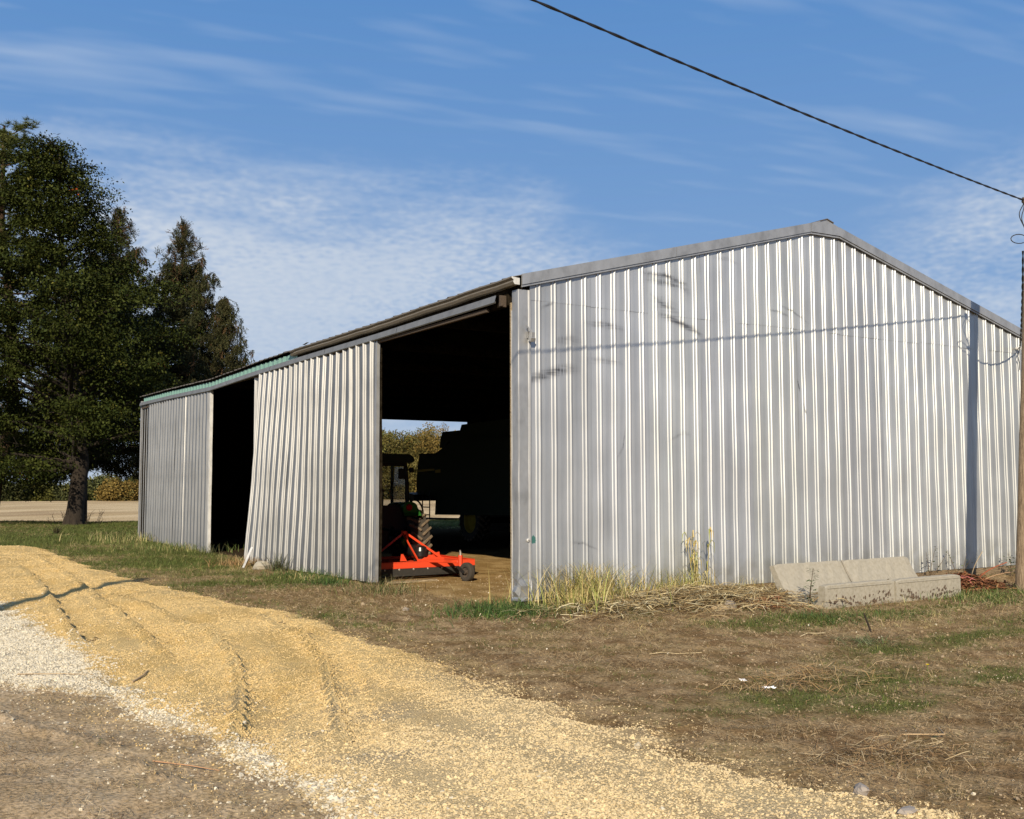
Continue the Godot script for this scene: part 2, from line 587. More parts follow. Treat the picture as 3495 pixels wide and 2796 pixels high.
func grid_mesh(xs: PackedFloat32Array, zs: PackedFloat32Array, hf: Callable, cf: Callable) -> ArrayMesh:
	var nx := xs.size()
	var v := PackedVector3Array()
	var c := PackedColorArray()
	var nr := PackedVector3Array()
	v.resize(nx * zs.size())
	c.resize(v.size())
	nr.resize(v.size())
	for j in zs.size():
		for i in nx:
			v[j * nx + i] = Vector3(xs[i], hf.call(xs[i], zs[j]), zs[j])
			c[j * nx + i] = cf.call(xs[i], zs[j])
	var ix := PackedInt32Array()
	for j in zs.size() - 1:
		for i in nx - 1:
			var k := j * nx + i
			ix.append_array([k, k + 1, k + nx, k + 1, k + nx + 1, k + nx])
	for j in zs.size():
		for i in nx:
			var dx := v[j * nx + mini(i + 1, nx - 1)] - v[j * nx + maxi(i - 1, 0)]
			var dz := v[mini(j + 1, zs.size() - 1) * nx + i] - v[maxi(j - 1, 0) * nx + i]
			nr[j * nx + i] = dz.cross(dx).normalized()
	var arr := []
	arr.resize(Mesh.ARRAY_MAX)
	arr[Mesh.ARRAY_VERTEX] = v
	arr[Mesh.ARRAY_NORMAL] = nr
	arr[Mesh.ARRAY_COLOR] = c
	arr[Mesh.ARRAY_INDEX] = ix
	var m := ArrayMesh.new()
	m.add_surface_from_arrays(Mesh.PRIMITIVE_TRIANGLES, arr)
	return m


func lines(stops: Array) -> PackedFloat32Array:
	# stops: [from, to, step] runs that follow each other
	var o := PackedFloat32Array()
	for s in stops:
		var k := maxi(1, roundi((s[1] - s[0]) / s[2]))
		for i in k:
			o.append(s[0] + (s[1] - s[0]) * i / k)
	o.append(stops[-1][1])
	return o


# ---------------------------------------------------------------- the shed
const W := 12.19
const LEN := 22.9
const EAVE := 4.31
const PITCH := 0.2586
const RIB := 0.2629
# one rib: a small step, a ledge, a tall step, a narrow top, a fall, a slightly tilted band, a flat
const PROFILE: Array[Vector2] = [Vector2(0, 0), Vector2(0.001, 0.0005), Vector2(0.010, 0.0105), Vector2(0.0115, 0.011), Vector2(0.047, 0.0112), Vector2(0.0485, 0.012), Vector2(0.0615, 0.027), Vector2(0.063, 0.0275), Vector2(0.069, 0.0275), Vector2(0.071, 0.0265), Vector2(0.109, -0.004), Vector2(0.111, -0.0045), Vector2(0.160, 0.0035), Vector2(0.163, 0.0005)]

# the sheets on the door side have their two steps closer together
const PROFILE_B: Array[Vector2] = [Vector2(0, 0), Vector2(0.001, 0.0005), Vector2(0.009, 0.0105), Vector2(0.0105, 0.011), Vector2(0.026, 0.0112), Vector2(0.0275, 0.012), Vector2(0.0425, 0.0285), Vector2(0.044, 0.029), Vector2(0.052, 0.029), Vector2(0.054, 0.028), Vector2(0.090, -0.001), Vector2(0.092, -0.001), Vector2(0.16, 0.0), Vector2(0.163, 0.0)]


func roof_y(x: float) -> float:
	return EAVE + PITCH * minf(x, W - x)


func sag(z: float) -> float:
	return pw(z, [Vector2(-22.6, 0.05), Vector2(-19.0, 0.0), Vector2(-14.8, -0.09), Vector2(-11.0, -0.03), Vector2(-8.0, -0.01), Vector2(-4.5, -0.01), Vector2(0.0, 0.03)])


# a ribbed steel sheet. s runs along the wall, y up; place(s, y, d) gives the point d metres proud of the wall.
func sheet(s0: float, s1: float, period: float, bottom: Callable, top: Callable, place: Callable, uvf: Callable, sd: int, steps := 10, phase := 0.0, deep := 1.0) -> MB:
	var ss_: Array[Vector2] = [Vector2(s0, 0)]
	var k := floori((s0 - phase) / period) - 1
	var sc := period / RIB
	while phase + k * period < s1:
		for p in (PROFILE_B if deep > 1.2 else PROFILE):
			var s := phase + k * period + p.x * sc
			if s > s0 + 0.002 and s < s1 - 0.002:
				ss_.append(Vector2(s, p.y * deep))
		k += 1
	ss_.append(Vector2(s1, 0))
	var r := RandomNumberGenerator.new()
	r.seed = sd
	var o1 := r.randf() * 50.0
	var pts: Array = []
	for j in steps + 1:
		var row := PackedVector3Array()
		for q in ss_:
			var b: float = bottom.call(q.x)
			var t: float = top.call(q.x)
			var y := lerpf(b, t, j / float(steps))
			var dent: float = nz.g2.get_noise_2d(q.x * 1.6 + o1, y * 0.8) * 0.008 + nz.g3.get_noise_2d(q.x * 0.5 + o1, y * 1.4) * 0.003
			row.append(place.call(q.x, y, q.y + dent))
		pts.append(row)
	var n := ss_.size()
	var b := MB.new()
	var nr: Array = []
	for j in steps + 1:
		var row := PackedVector3Array()
		for i in n - 1:
			var up: Vector3 = pts[mini(j + 1, steps)][i] - pts[maxi(j - 1, 0)][i]
			var al: Vector3 = pts[j][i + 1] - pts[j][i]
			row.append(al.cross(up).normalized())
		nr.append(row)
	var out: Vector3 = place.call(s0, 1.0, 1.0) - place.call(s0, 1.0, 0.0)
	for j in steps:
		for i in n - 1:
			var flip := 1.0 if nr[j][i].dot(out) > 0.0 else -1.0
			# round the folds a little by leaning each edge normal to its neighbour
			var nl0: Vector3 = flip * (nr[j][i] * 0.8 + nr[j][maxi(i - 1, 0)] * 0.2).normalized()
			var nr0: Vector3 = flip * (nr[j][i] * 0.8 + nr[j][mini(i + 1, n - 2)] * 0.2).normalized()
			var nl1: Vector3 = flip * (nr[j + 1][i] * 0.8 + nr[j + 1][maxi(i - 1, 0)] * 0.2).normalized()
			var nr1: Vector3 = flip * (nr[j + 1][i] * 0.8 + nr[j + 1][mini(i + 1, n - 2)] * 0.2).normalized()
			var a: Vector3 = pts[j][i]
			var c: Vector3 = pts[j][i + 1]
			var d: Vector3 = pts[j + 1][i + 1]
			var e: Vector3 = pts[j + 1][i]
			var ya := lerpf(bottom.call(ss_[i].x), top.call(ss_[i].x), j / float(steps))
			var yb := lerpf(bottom.call(ss_[i].x), top.call(ss_[i].x), (j + 1) / float(steps))
			var ua: Vector2 = uvf.call(ss_[i].x, ya)
			var ub: Vector2 = uvf.call(ss_[i + 1].x, ya)
			var uc: Vector2 = uvf.call(ss_[i + 1].x, yb)
			var ud: Vector2 = uvf.call(ss_[i].x, yb)
			if (c - a).cross(d - a).dot(nl0) > 0.0:
				b.v.append_array([a, d, c, a, e, d])
				b.n.append_array([nl0, nr1, nr0, nl0, nl1, nr1])
				b.uv.append_array([ua, uc, ub, ua, ud, uc])
			else:
				b.v.append_array([a, c, d, a, d, e])
				b.n.append_array([nl0, nr0, nr1, nl0, nr1, nl1])
				b.uv.append_array([ua, ub, uc, ua, uc, ud])
			for z in 6:
				b.c.append(Color(1, 1, 1))
	return b


const SCUFFS := [
	[[Vector2(2.11, 4.71), Vector2(2.34, 4.72), Vector2(2.6, 4.72), Vector2(2.87, 4.66), Vector2(3.04, 4.62)], 0.035, 0.62],
	[[Vector2(2.13, 4.63), Vector2(2.41, 4.62), Vector2(2.65, 4.61), Vector2(2.89, 4.58), Vector2(3.1, 4.50)], 0.06, 0.42],
	[[Vector2(2.43, 4.12), Vector2(2.64, 4.08), Vector2(2.88, 4.01), Vector2(3.13, 3.94), Vector2(3.38, 3.83)], 0.05, 0.6],
	[[Vector2(2.3, 4.3), Vector2(2.6, 4.26), Vector2(2.9, 4.16)], 0.12, 0.25],
	[[Vector2(0.10, 2.98), Vector2(0.19, 3.04), Vector2(0.41, 3.1), Vector2(0.57, 3.16), Vector2(0.74, 3.19), Vector2(1.0, 3.2)], 0.07, 0.55],
	[[Vector2(1.05, 3.87), Vector2(1.33, 3.88), Vector2(1.55, 3.87), Vector2(1.82, 3.83)], 0.05, 0.35],
	[[Vector2(1.08, 3.33), Vector2(1.39, 3.36), Vector2(1.57, 3.35), Vector2(1.79, 3.33)], 0.05, 0.25],
	[[Vector2(0.31, 4.02), Vector2(0.46, 4.09), Vector2(0.56, 4.13)], 0.025, 0.4],
	[[Vector2(0.4, 4.4), Vector2(0.7, 4.52), Vector2(1.0, 4.62)], 0.04, 0.22],
	[[Vector2(2.29, 4.41), Vector2(2.52, 4.28), Vector2(2.64, 4.22)], 0.03, 0.25],
	[[Vector2(0.56, 3.59), Vector2(0.75, 3.61), Vector2(1.04, 3.62)], 0.06, 0.28],
	[[Vector2(3.53, 5.11), Vector2(3.87, 5.11), Vector2(4.13, 5.06)], 0.03, 0.2],
	[[Vector2(4.75, 4.39), Vector2(5.0, 4.37), Vector2(5.25, 4.31)], 0.025, 0.4],
	[[Vector2(4.95, 4.5), Vector2(5.28, 4.42), Vector2(5.71, 4.23)], 0.02, 0.35],
	[[Vector2(5.39, 3.27), Vector2(5.44, 3.1)], 0.03, 0.5],
	[[Vector2(5.5, 2.9), Vector2(5.56, 2.7)], 0.02, 0.4],
	[[Vector2(0.82, 0.76), Vector2(1.03, 0.74), Vector2(1.29, 0.64)], 0.018, 0.4],
	[[Vector2(2.6, 2.2), Vector2(2.9, 2.35), Vector2(3.1, 2.3)], 0.03, 0.15],
	[[Vector2(1.6, 1.9), Vector2(1.75, 2.1), Vector2(1.8, 2.4)], 0.03, 0.15],
]


func wall_print() -> ImageTexture:
	# dirt, scuff marks and weathering on the gable sheets: 0.01 m to a pixel, white is bare metal
	var w := 1260
	var h := 620
	var im := Image.create(w, h, false, Image.FORMAT_RGB8)
	var streak := noise(FastNoiseLite.TYPE_SIMPLEX_SMOOTH, 0.02, 3, 71)
	var blot := noise(FastNoiseLite.TYPE_SIMPLEX_SMOOTH, 0.009, 4, 72)
	for y in h:
		for x in w:
			var k := 0.955 + 0.07 * streak.get_noise_2d(x * 2.2, y * 0.16) + 0.06 * blot.get_noise_2d(x, y)
			var low := ss(0.7, 0.0, (h - y) * 0.01) * (0.5 + blot.get_noise_2d(x * 3.0, y * 3.0))
			k = clampf(k - 0.14 * low, 0.3, 1.0)
			im.set_pixel(x, y, Color(k, k * (1.0 - 0.015 * low), k * (1.0 - 0.06 * low)))
	var bris := noise(FastNoiseLite.TYPE_SIMPLEX_SMOOTH, 0.16, 2, 73)
	for s in SCUFFS:
		var pts: Array = s[0]
		for i in pts.size() - 1:
			var a: Vector2 = pts[i]
			var b: Vector2 = pts[i + 1]
			var steps := maxi(2, int(a.distance_to(b) * 100.0))
			for k in steps:
				var t := k / float(steps)
				var p := a.lerp(b, t)
				var along := (i + t) / (pts.size() - 1.0)
				var half := int(s[1] * 100.0 * 1.9) + 1
				for dy in range(-half, half + 1):
					var px := int(p.x * 100.0)
					var py := h - 1 - int(p.y * 100.0) + dy
					if px < 0 or py < 0 or px >= w or py >= h:
						continue
					var soft := exp(-pow(dy / (s[1] * 85.0), 2.0))
					var br := clampf(0.62 + 0.6 * bris.get_noise_2d(px * 0.18, py * 1.6), 0, 1)
					var amt: float = s[2] * soft * br * sin(PI * clampf(along, 0.06, 0.97)) * 0.95
					var c := im.get_pixel(px, py)
					im.set_pixel(px, py, Color(c.r * (1.0 - amt), c.g * (1.0 - amt), c.b * (1.0 - amt * 0.97)))
	# a spot of green paint near the corner
	for dy in range(-6, 7):
		for dx in range(-4, 5):
			if (dx * dx) / 16.0 + (dy * dy) / 30.0 < 1.0 + 0.5 * bris.get_noise_2d(dx * 9.0, dy * 9.0):
				im.set_pixel(18 + dx, h - 82 + dy, Color(0.45, 0.70, 0.65))
	return ImageTexture.create_from_image(im)


func build_shed() -> void:
	var shed := thing("machine_shed", "large pole shed clad in ribbed grey metal, with two openings and a sliding door", "shed")
	var gal: StandardMaterial3D = M.steel
	var printed: StandardMaterial3D = gal.duplicate()
	printed.albedo_texture = wall_print()
	printed.uv1_triplanar = false
	var front := func(s: float, y: float, d: float) -> Vector3: return Vector3(s, y, d)
	var fuv := func(s: float, y: float) -> Vector2: return Vector2(clampf(s / 12.6, 0, 1), clampf(1.0 - y / 6.2, 0, 1))
	var seam := 4.165
	for i in 12:
		var s0 := 0.14 + i * RIB * 4.0 - (0.0 if i == 0 else 0.01)
		var s1 := minf(0.14 + (i + 1) * RIB * 4.0, W - 0.1)
		if s0 > W - 0.2:
			continue
		var dy := rng.randf_range(-0.012, 0.012)
		var off := 0.0015 * (i % 2)
		var tone: StandardMaterial3D = printed.duplicate()
		var k := rng.randf_range(0.90, 1.0)
		tone.albedo_color = Color(gal.albedo_color.r * k, gal.albedo_color.g * k, gal.albedo_color.b * k * rng.randf_range(0.985, 1.01))
		var pl := func(s: float, y: float, d: float) -> Vector3: return Vector3(s, y, d + off)
		var pu := func(s: float, y: float, d: float) -> Vector3: return Vector3(s, y, d + off + 0.005)
		obj("wall_sheet", sheet(s0, s1, RIB, func(_s): return 0.0 + dy * 0.6, func(_s): return seam, pl, fuv, 100 + i, 12, 0.273 - 0.045), tone, shed)
		obj("wall_sheet", sheet(s0, s1, RIB, func(_s): return seam - 0.05 + dy, func(s): return roof_y(s) + 0.06, pu, fuv, 200 + i, 4, 0.273 - 0.045), tone, shed)
	# boards along the foot of the gable, behind the sheets
	for i in 3:
		var b := MB.new()
		b.box(Vector3(0.1 + 2.0 + i * 4.03, -0.09, -0.03), Vector3(4.0, 0.24, 0.045), Basis.IDENTITY, 0.004)
		obj("sill_board", b, M.wood, shed)
	# inner lining of the gable, coloured near black in place of interior shade
	var lin_b := MB.new()
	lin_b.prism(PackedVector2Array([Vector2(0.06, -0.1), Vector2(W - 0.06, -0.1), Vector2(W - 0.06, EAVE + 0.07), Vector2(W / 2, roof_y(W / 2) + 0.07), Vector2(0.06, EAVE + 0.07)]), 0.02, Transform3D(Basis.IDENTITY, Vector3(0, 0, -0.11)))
	obj("inner_wall", lin_b, M.shaded_wood, shed)

	# corner trim, with a crumpled foot
	var ct := MB.new()
	var prof: Array[Vector2] = [Vector2(-0.045, -0.15), Vector2(-0.058, -0.145), Vector2(-0.058, -0.01), Vector2(-0.052, 0.008), Vector2(-0.046, 0.014), Vector2(0.10, 0.014), Vector2(0.112, 0.02), Vector2(0.122, 0.034), Vector2(0.132, 0.036), Vector2(0.14, 0.03), Vector2(0.146, 0.004)]
	var rows := 34
	for j in rows:
		var y0 := -0.005 + (EAVE - 0.05) * pow(j / float(rows), 1.25)
		var y1 := -0.005 + (EAVE - 0.05) * pow((j + 1) / float(rows), 1.25)
		for i in prof.size() - 1:
			var q: Array[Vector3] = []
			for w in [[prof[i], y0], [prof[i + 1], y0], [prof[i + 1], y1], [prof[i], y1]]:
				var dent: float = 0.030 * ss(0.42, 0.05, w[1]) * nz.g3.get_noise_3d(w[0].x * 9.0, w[1] * 3.2, w[0].y * 9.0) * 2.0 + 0.006 * nz.g2.get_noise_2d(w[0].x * 4.0 + 5.0, w[1] * 1.2)
				q.append(Vector3(w[0].x + dent * (1.0 if w[0].x < -0.05 else 0.3), w[1], w[0].y + dent))
			ct.quad(q[0], q[1], q[2], q[3], Vector3(-0.7, 0, 0.7))
	obj("corner_trim", ct, M.trim, shed)
	# door jamb: a weathered post and a face board with a pale flashing
	var jb := MB.new()
	jb.box(Vector3(-0.025, 1.95, -0.195), Vector3(0.05, 4.3, 0.05), Basis.IDENTITY, 0.006)
	obj("jamb_board", jb, M.pale_wood, shed)
	var jf := MB.new()
	jf.box(Vector3(-0.054, 1.98, -0.162), Vector3(0.006, 4.0, 0.022))
	obj("jamb_flashing", jf, M.white_trim, shed)

	# gable trim under the roof edge, in bent lengths, and the lip below it
	for s in [0, 1]:
		var cuts := [0.0, 2.75, 5.72] if s == 0 else [6.42, 8.2, 10.3, W]
		for i in cuts.size() - 1:
			var b := MB.new()
			var x0: float = cuts[i] + (0.004 if i > 0 else 0.0)
			var x1: float = cuts[i + 1]
			if s == 0 and i == 0:
				x0 = -0.03
			var lo := func(x: float) -> float: return roof_y(clampf(x, 0, W)) + 0.0
			var hi := func(x: float) -> float: return roof_y(clampf(x, 0, W)) + 0.15
			var poly := PackedVector2Array([Vector2(x0, lo.call(x0)), Vector2(x1, lo.call(x1)), Vector2(x1, hi.call(x1)), Vector2(x0, hi.call(x0))])
			b.prism(poly, 0.028, Transform3D(Basis.IDENTITY, Vector3(0, 0, 0.052)))
			var lip := PackedVector2Array([Vector2(x0, lo.call(x0) - 0.032), Vector2(x1, lo.call(x1) - 0.032), Vector2(x1, lo.call(x1) - 0.004), Vector2(x0, lo.call(x0) - 0.004)])
			b.prism(lip, 0.016, Transform3D(Basis.IDENTITY, Vector3(0, 0, 0.047)))
			obj("gable_trim", b, M.trim, shed)
	var pk := MB.new()
	var py := roof_y(5.72)
	pk.prism(PackedVector2Array([Vector2(5.724, py), Vector2(6.416, py + 0.012), Vector2(6.416, py + 0.15), Vector2(W / 2, roof_y(W / 2) + 0.16), Vector2(5.724, py + 0.15)]), 0.030, Transform3D(Basis.IDENTITY, Vector3(0, 0, 0.053)))
	pk.prism(PackedVector2Array([Vector2(5.724, py - 0.034), Vector2(6.416, py - 0.024), Vector2(6.416, py + 0.006), Vector2(5.724, py - 0.005)]), 0.016, Transform3D(Basis.IDENTITY, Vector3(0, 0, 0.049)))
	obj("ridge_trim", pk, M.trim, shed)

	# roof: two slopes with thickness, boards beneath with interior shade in their colour, and a ridge cap that stands up at the front
	for s in [0, 1]:
		var x0 := -0.16 if s == 0 else W / 2
		var x1 := W / 2 if s == 0 else W + 0.16
		var pl := func(p: float, q: float, d: float) -> Vector3:
			return Vector3(q, roof_y(q) + 0.112 + d + sag(p) * ss(W / 2, 0.0, q), p)
		var zero := func(_p: float, _q: float) -> Vector2: return Vector2.ZERO
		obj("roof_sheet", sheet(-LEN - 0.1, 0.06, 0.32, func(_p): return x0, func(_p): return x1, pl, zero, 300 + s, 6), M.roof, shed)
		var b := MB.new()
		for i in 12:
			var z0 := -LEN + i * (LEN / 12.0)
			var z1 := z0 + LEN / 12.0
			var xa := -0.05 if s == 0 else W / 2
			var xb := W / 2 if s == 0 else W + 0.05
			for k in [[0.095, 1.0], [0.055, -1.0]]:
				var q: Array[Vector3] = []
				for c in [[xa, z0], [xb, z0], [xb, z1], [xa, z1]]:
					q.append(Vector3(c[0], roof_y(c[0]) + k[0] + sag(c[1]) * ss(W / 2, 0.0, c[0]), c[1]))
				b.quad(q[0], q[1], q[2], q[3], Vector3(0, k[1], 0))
		obj("roof_deck", b, M.shaded_wood, shed)
	var rc := MB.new()
	for s in [-1.0, 1.0]:
		rc.prism(PackedVector2Array([Vector2(W / 2, roof_y(W / 2) + 0.158), Vector2(W / 2 + s * 0.16, roof_y(W / 2) + 0.11), Vector2(W / 2 + s * 0.16, roof_y(W / 2) + 0.125), Vector2(W / 2, roof_y(W / 2) + 0.174)]), LEN + 0.22, Transform3D(Basis.IDENTITY, Vector3(0, 0, -LEN - 0.12)))
	obj("ridge_cap", rc, M.roof, shed)

	# the eave over the doors: gutter, its end cap, the hood of the door track
	var gut := MB.new()
	var gp: Array[Vector2] = [Vector2(-0.02, 0.10), Vector2(-0.02, 0.0), Vector2(-0.10, 0.0), Vector2(-0.125, 0.035), Vector2(-0.115, 0.06), Vector2(-0.15, 0.085), Vector2(-0.15, 0.105), Vector2(-0.135, 0.105)]
	var gz0 := -8.75
	var gseg := 20
	for j in gseg:
		var za := lerpf(gz0, 0.07, j / float(gseg))
		var zb := lerpf(gz0, 0.07, (j + 1) / float(gseg))
		for i in gp.size() - 1:
			var q: Array[Vector3] = []
			for w in [[gp[i], za], [gp[i + 1], za], [gp[i + 1], zb], [gp[i], zb]]:
				var drop: float = 0.012 * nz.g2.get_noise_1d(w[1] * 2.0)
				q.append(Vector3(-0.05 + w[0].x, EAVE - 0.035 + w[0].y + sag(w[1]) + drop, w[1]))
			gut.quad(q[0], q[1], q[2], q[3], Vector3(-0.8, -0.3, 0))
	var g := obj("gutter", gut, M.gutter, shed)
	var cap := MB.new()
	var cpoly := PackedVector2Array()
	for p in gp:
		cpoly.append(Vector2(-0.05 + p.x, EAVE - 0.035 + p.y + sag(0.0)))
	cpoly[-1] = Vector2(-0.07, EAVE + 0.085)
	cap.prism(cpoly, 0.004, Transform3D(Basis.IDENTITY, Vector3(0, 0, 0.071)))
	obj("end_cap", cap, M.white_trim, g)
	for z in [-8.2, -6.4, -4.6, -2.8, -1.0]:
		var b := MB.new()
		b.box(Vector3(-0.125, EAVE + 0.062 + sag(z), z), Vector3(0.15, 0.006, 0.03))
		obj("gutter_strap", b, M.gutter, g)
	# a torn length of drip edge where the gutter ends
	var te := MB.new()
	te.box(Vector3(-0.16, EAVE + 0.065 + sag(-8.9), -8.72), Vector3(0.14, 0.006, 0.34), Basis.from_euler(Vector3(0.09, 0.2, 0.25)))
	obj("drip_edge", te, M.roof, shed)
	te = MB.new()
	te.box(Vector3(-0.21, EAVE + 0.10 + sag(-7.9), -7.75), Vector3(0.05, 0.005, 0.18), Basis.from_euler(Vector3(-0.16, 0.1, 0.1)))
	obj("drip_edge", te, M.roof, shed)
	# pale green ribbed strip of skylight sheet under the bare eave
	var gs := 8
	for i in gs:
		var za := lerpf(-22.75, -8.6, i / float(gs))
		var zb := lerpf(-22.75, -8.6, (i + 1) / float(gs)) + 0.02
		var pl := func(s: float, y: float, d: float) -> Vector3: return Vector3(-0.075 - d * 0.7 - 0.0015 * (i % 2), y, -s)
		var zero := func(_s: float, _y: float) -> Vector2: return Vector2.ZERO
		obj("eave_panel", sheet(-zb, -za, 0.30, func(s): return 4.175 + sag(-s) + 0.012 * sin(s * 1.3), func(s): return 4.335 + sag(-s), pl, zero, 400 + i, 2), M.teal, shed)
	for i in 7:
		var za := lerpf(-22.8, -0.36, i / 7.0)
		var zb := lerpf(-22.8, -0.36, (i + 1) / 7.0) - 0.012
		var b := MB.new()
		for j in 4:
			var z0 := lerpf(za, zb, j / 4.0)
			var z1 := lerpf(za, zb, (j + 1) / 4.0)
			for p in [[Vector2(-0.08, 0.145), Vector2(-0.18, 0.115)], [Vector2(-0.18, 0.115), Vector2(-0.205, 0.015)], [Vector2(-0.205, 0.015), Vector2(-0.19, 0.0)], [Vector2(-0.19, 0.0), Vector2(-0.185, 0.03)]]:
				b.quad(Vector3(p[0].x, 4.075 + p[0].y + sag(z0), z0), Vector3(p[1].x, 4.075 + p[1].y + sag(z0), z0), Vector3(p[1].x, 4.075 + p[1].y + sag(z1), z1), Vector3(p[0].x, 4.075 + p[0].y + sag(z1), z1), Vector3(-1, 0.4, 0))
		obj("track_hood", b, M.hood, shed)
	var tb := MB.new()
	tb.box(Vector3(-0.01, 4.2, -LEN / 2 - 0.1), Vector3(0.10, 0.26, LEN - 0.3), Basis.IDENTITY, 0.004)
	obj("header_beam", tb, M.shaded_wood, shed)
	var tr := MB.new()
	tr.box(Vector3(-0.12, 4.055, -LEN / 2 - 0.25), Vector3(0.05, 0.05, LEN - 0.9))
	obj("door_track", tr, M.rust, shed)
	var br := MB.new()
	br.box(Vector3(-0.11, 4.13, -0.31), Vector3(0.10, 0.16, 0.03))
	br.box(Vector3(-0.15, 4.08, -0.29), Vector3(0.03, 0.05, 0.06))
	obj("track_bracket", br, M.rust, shed)

	# sliding door by the tractor: a racked, bulging leaf of ribbed sheets
	var door := Node3D.new()
	put("sliding_door", door, shed)
	door.set_meta("label", "wide ribbed sliding door, kicked outwards at its far bottom corner")
	var bulge := func(z: float, y: float) -> float:
		var t := clampf((-z - 4.6) / 6.15, 0, 1)
		return 0.29 * pow(t, 1.35) * pow(clampf((4.05 - y) / 4.1, 0, 1), 1.15) + 0.012 * sin(z * 2.1 + y * 1.3)
	var dplace := func(s: float, y: float, d: float) -> Vector3:
		var rack := 0.02 * (4.0 - y)
		return Vector3(-0.15 - d - bulge.call(-s, y), y, -s - rack * 0.2)
	var n0 := func(_s: float, _y: float) -> Vector2: return Vector2.ZERO
	for i in 6:
		var a := 4.50 + i * 1.045 - (0.01 if i > 0 else 0.0)
		var b := 4.50 + (i + 1) * 1.045
		var m: StandardMaterial3D = M.steel_b.duplicate()
		var k := rng.randf_range(0.9, 1.0)
		m.albedo_color = Color(M.steel_b.albedo_color.r * k, M.steel_b.albedo_color.g * k, M.steel_b.albedo_color.b * k)
		var off := 0.0018 * (i % 2)
		var pl := func(s: float, y: float, d: float) -> Vector3: return dplace.call(s, y, d + off)
		obj("door_sheet", sheet(a, b, 0.318, func(s): return -0.085 - 0.004 * s, func(s): return 4.085 + sag(-s), pl, n0, 500 + i, 14, 4.56, 1.7), m, door)
	var e := MB.new()
	for j in 10:
		var y0 := -0.09 + 4.17 * j / 10.0
		var y1 := -0.09 + 4.17 * (j + 1) / 10.0
		var d0: float = 0.008 * nz.g3.get_noise_1d(y0 * 2.0)
		var d1: float = 0.008 * nz.g3.get_noise_1d(y1 * 2.0)
		e.quad(Vector3(-0.155 + d0, y0, -4.43), Vector3(-0.155 + d1, y1, -4.43), Vector3(-0.158 + d1, y1, -4.52), Vector3(-0.158 + d0, y0, -4.52), Vector3(-1, 0, 0))
		e.quad(Vector3(-0.155 + d0, y0, -4.43), Vector3(-0.155 + d1, y1, -4.43), Vector3(-0.10 + d1, y1, -4.425), Vector3(-0.10 + d0, y0, -4.425), Vector3(0, 0, 1))
	obj("edge_trim", e, M.trim, door)
	var fr := MB.new()
	for z in [-4.51, -6.6, -8.6, -10.65]:
		for k in 4:
			fr.bar(Vector3(-0.065 - bulge.call(z, k * 1.0 - 0.05), k * 1.0 - 0.05, z), Vector3(-0.065 - bulge.call(z, k * 1.0 + 0.95), k * 1.0 + 0.95, z), 0.09, 0.07)
	for y in [0.3, 1.5, 2.7, 3.9]:
		for k in 4:
			var za := -4.6 - k * 1.5
			var zb := za - 1.5
			fr.bar(Vector3(-0.07 - bulge.call(za, y), y, za), Vector3(-0.07 - bulge.call(zb, y), y, zb), 0.02, 0.09)
	obj("door_frame", fr, M.shaded_wood, door)
	# the fixed strip behind its far edge
	var fs := func(s: float, y: float, d: float) -> Vector3: return Vector3(-0.07 - d, y, -s)
	obj("wall_sheet", sheet(10.4, 11.32, 0.318, func(_s): return -0.12, func(s): return 4.1 + sag(-s), fs, n0, 520, 8, 10.55, 1.7), M.steel_b, shed)
	var fj := MB.new()
	fj.box(Vector3(-0.02, 1.95, -11.25), Vector3(0.09, 4.3, 0.14))
	obj("door_post", fj, M.shaded_wood, shed)

	# far door, closed against the corner
	var far := Node3D.new()
	put("sliding_door", far, shed)
	far.set_meta("label", "closed far door leaf of narrow white-ribbed sheets")
	for i in 7:
		var a := 14.82 + i * 1.15 - (0.01 if i > 0 else 0.0)
		var b := 14.82 + (i + 1) * 1.15
		var off := 0.0018 * (i % 2)
		var hang := 0.06 if i == 6 else 0.0
		var pl := func(s: float, y: float, d: float) -> Vector3: return Vector3(-0.14 - d - off - 0.05 * sin(clampf((s - 15.0) / 7.5, 0, 1) * PI) * clampf(1.0 - y / 4.0, 0, 1) + hang, y, -s)
		obj("door_sheet", sheet(a, b, 0.31, func(s): return -0.17 + 0.008 * (s - 15.0), func(s): return 4.085 + sag(-s), pl, n0, 540 + i, 8, 14.9, 1.22), M.steel_b, far)
	var fe := MB.new()
	for j in 12:
		var y0 := -0.19 + 4.2 * j / 12.0
		var y1 := -0.19 + 4.2 * (j + 1) / 12.0
		var d0: float = 0.02 * nz.g3.get_noise_1d(y0 * 1.3 + 40.0)
		var d1: float = 0.02 * nz.g3.get_noise_1d(y1 * 1.3 + 40.0)
		fe.quad(Vector3(-0.148, y0, -14.75 + d0), Vector3(-0.148, y1, -14.75 + d1), Vector3(-0.15, y1, -14.84), Vector3(-0.15, y0, -14.84), Vector3(-1, 0, 0))
		fe.quad(Vector3(-0.148, y0, -14.75 + d0), Vector3(-0.148, y1, -14.75 + d1), Vector3(-0.08, y1, -14.745 + d1), Vector3(-0.08, y0, -14.745 + d0), Vector3(0, 0, 1))
	obj("edge_trim", fe, M.white_trim, far)
	var ff := MB.new()
	ff.box(Vector3(-0.085, 1.95, -18.85), Vector3(0.03, 4.2, 8.1))
	obj("door_frame", ff, M.shaded_wood, far)
	var fc := MB.new()
	fc.box(Vector3(-0.09, 2.05, -LEN + 0.04), Vector3(0.10, 4.5, 0.06), Basis.IDENTITY, 0.008)
	obj("corner_trim", fc, M.trim, shed)

	# right and rear walls, the rear one with a wide way out
	var rw := func(s: float, y: float, d: float) -> Vector3: return Vector3(W + d, y, -s)
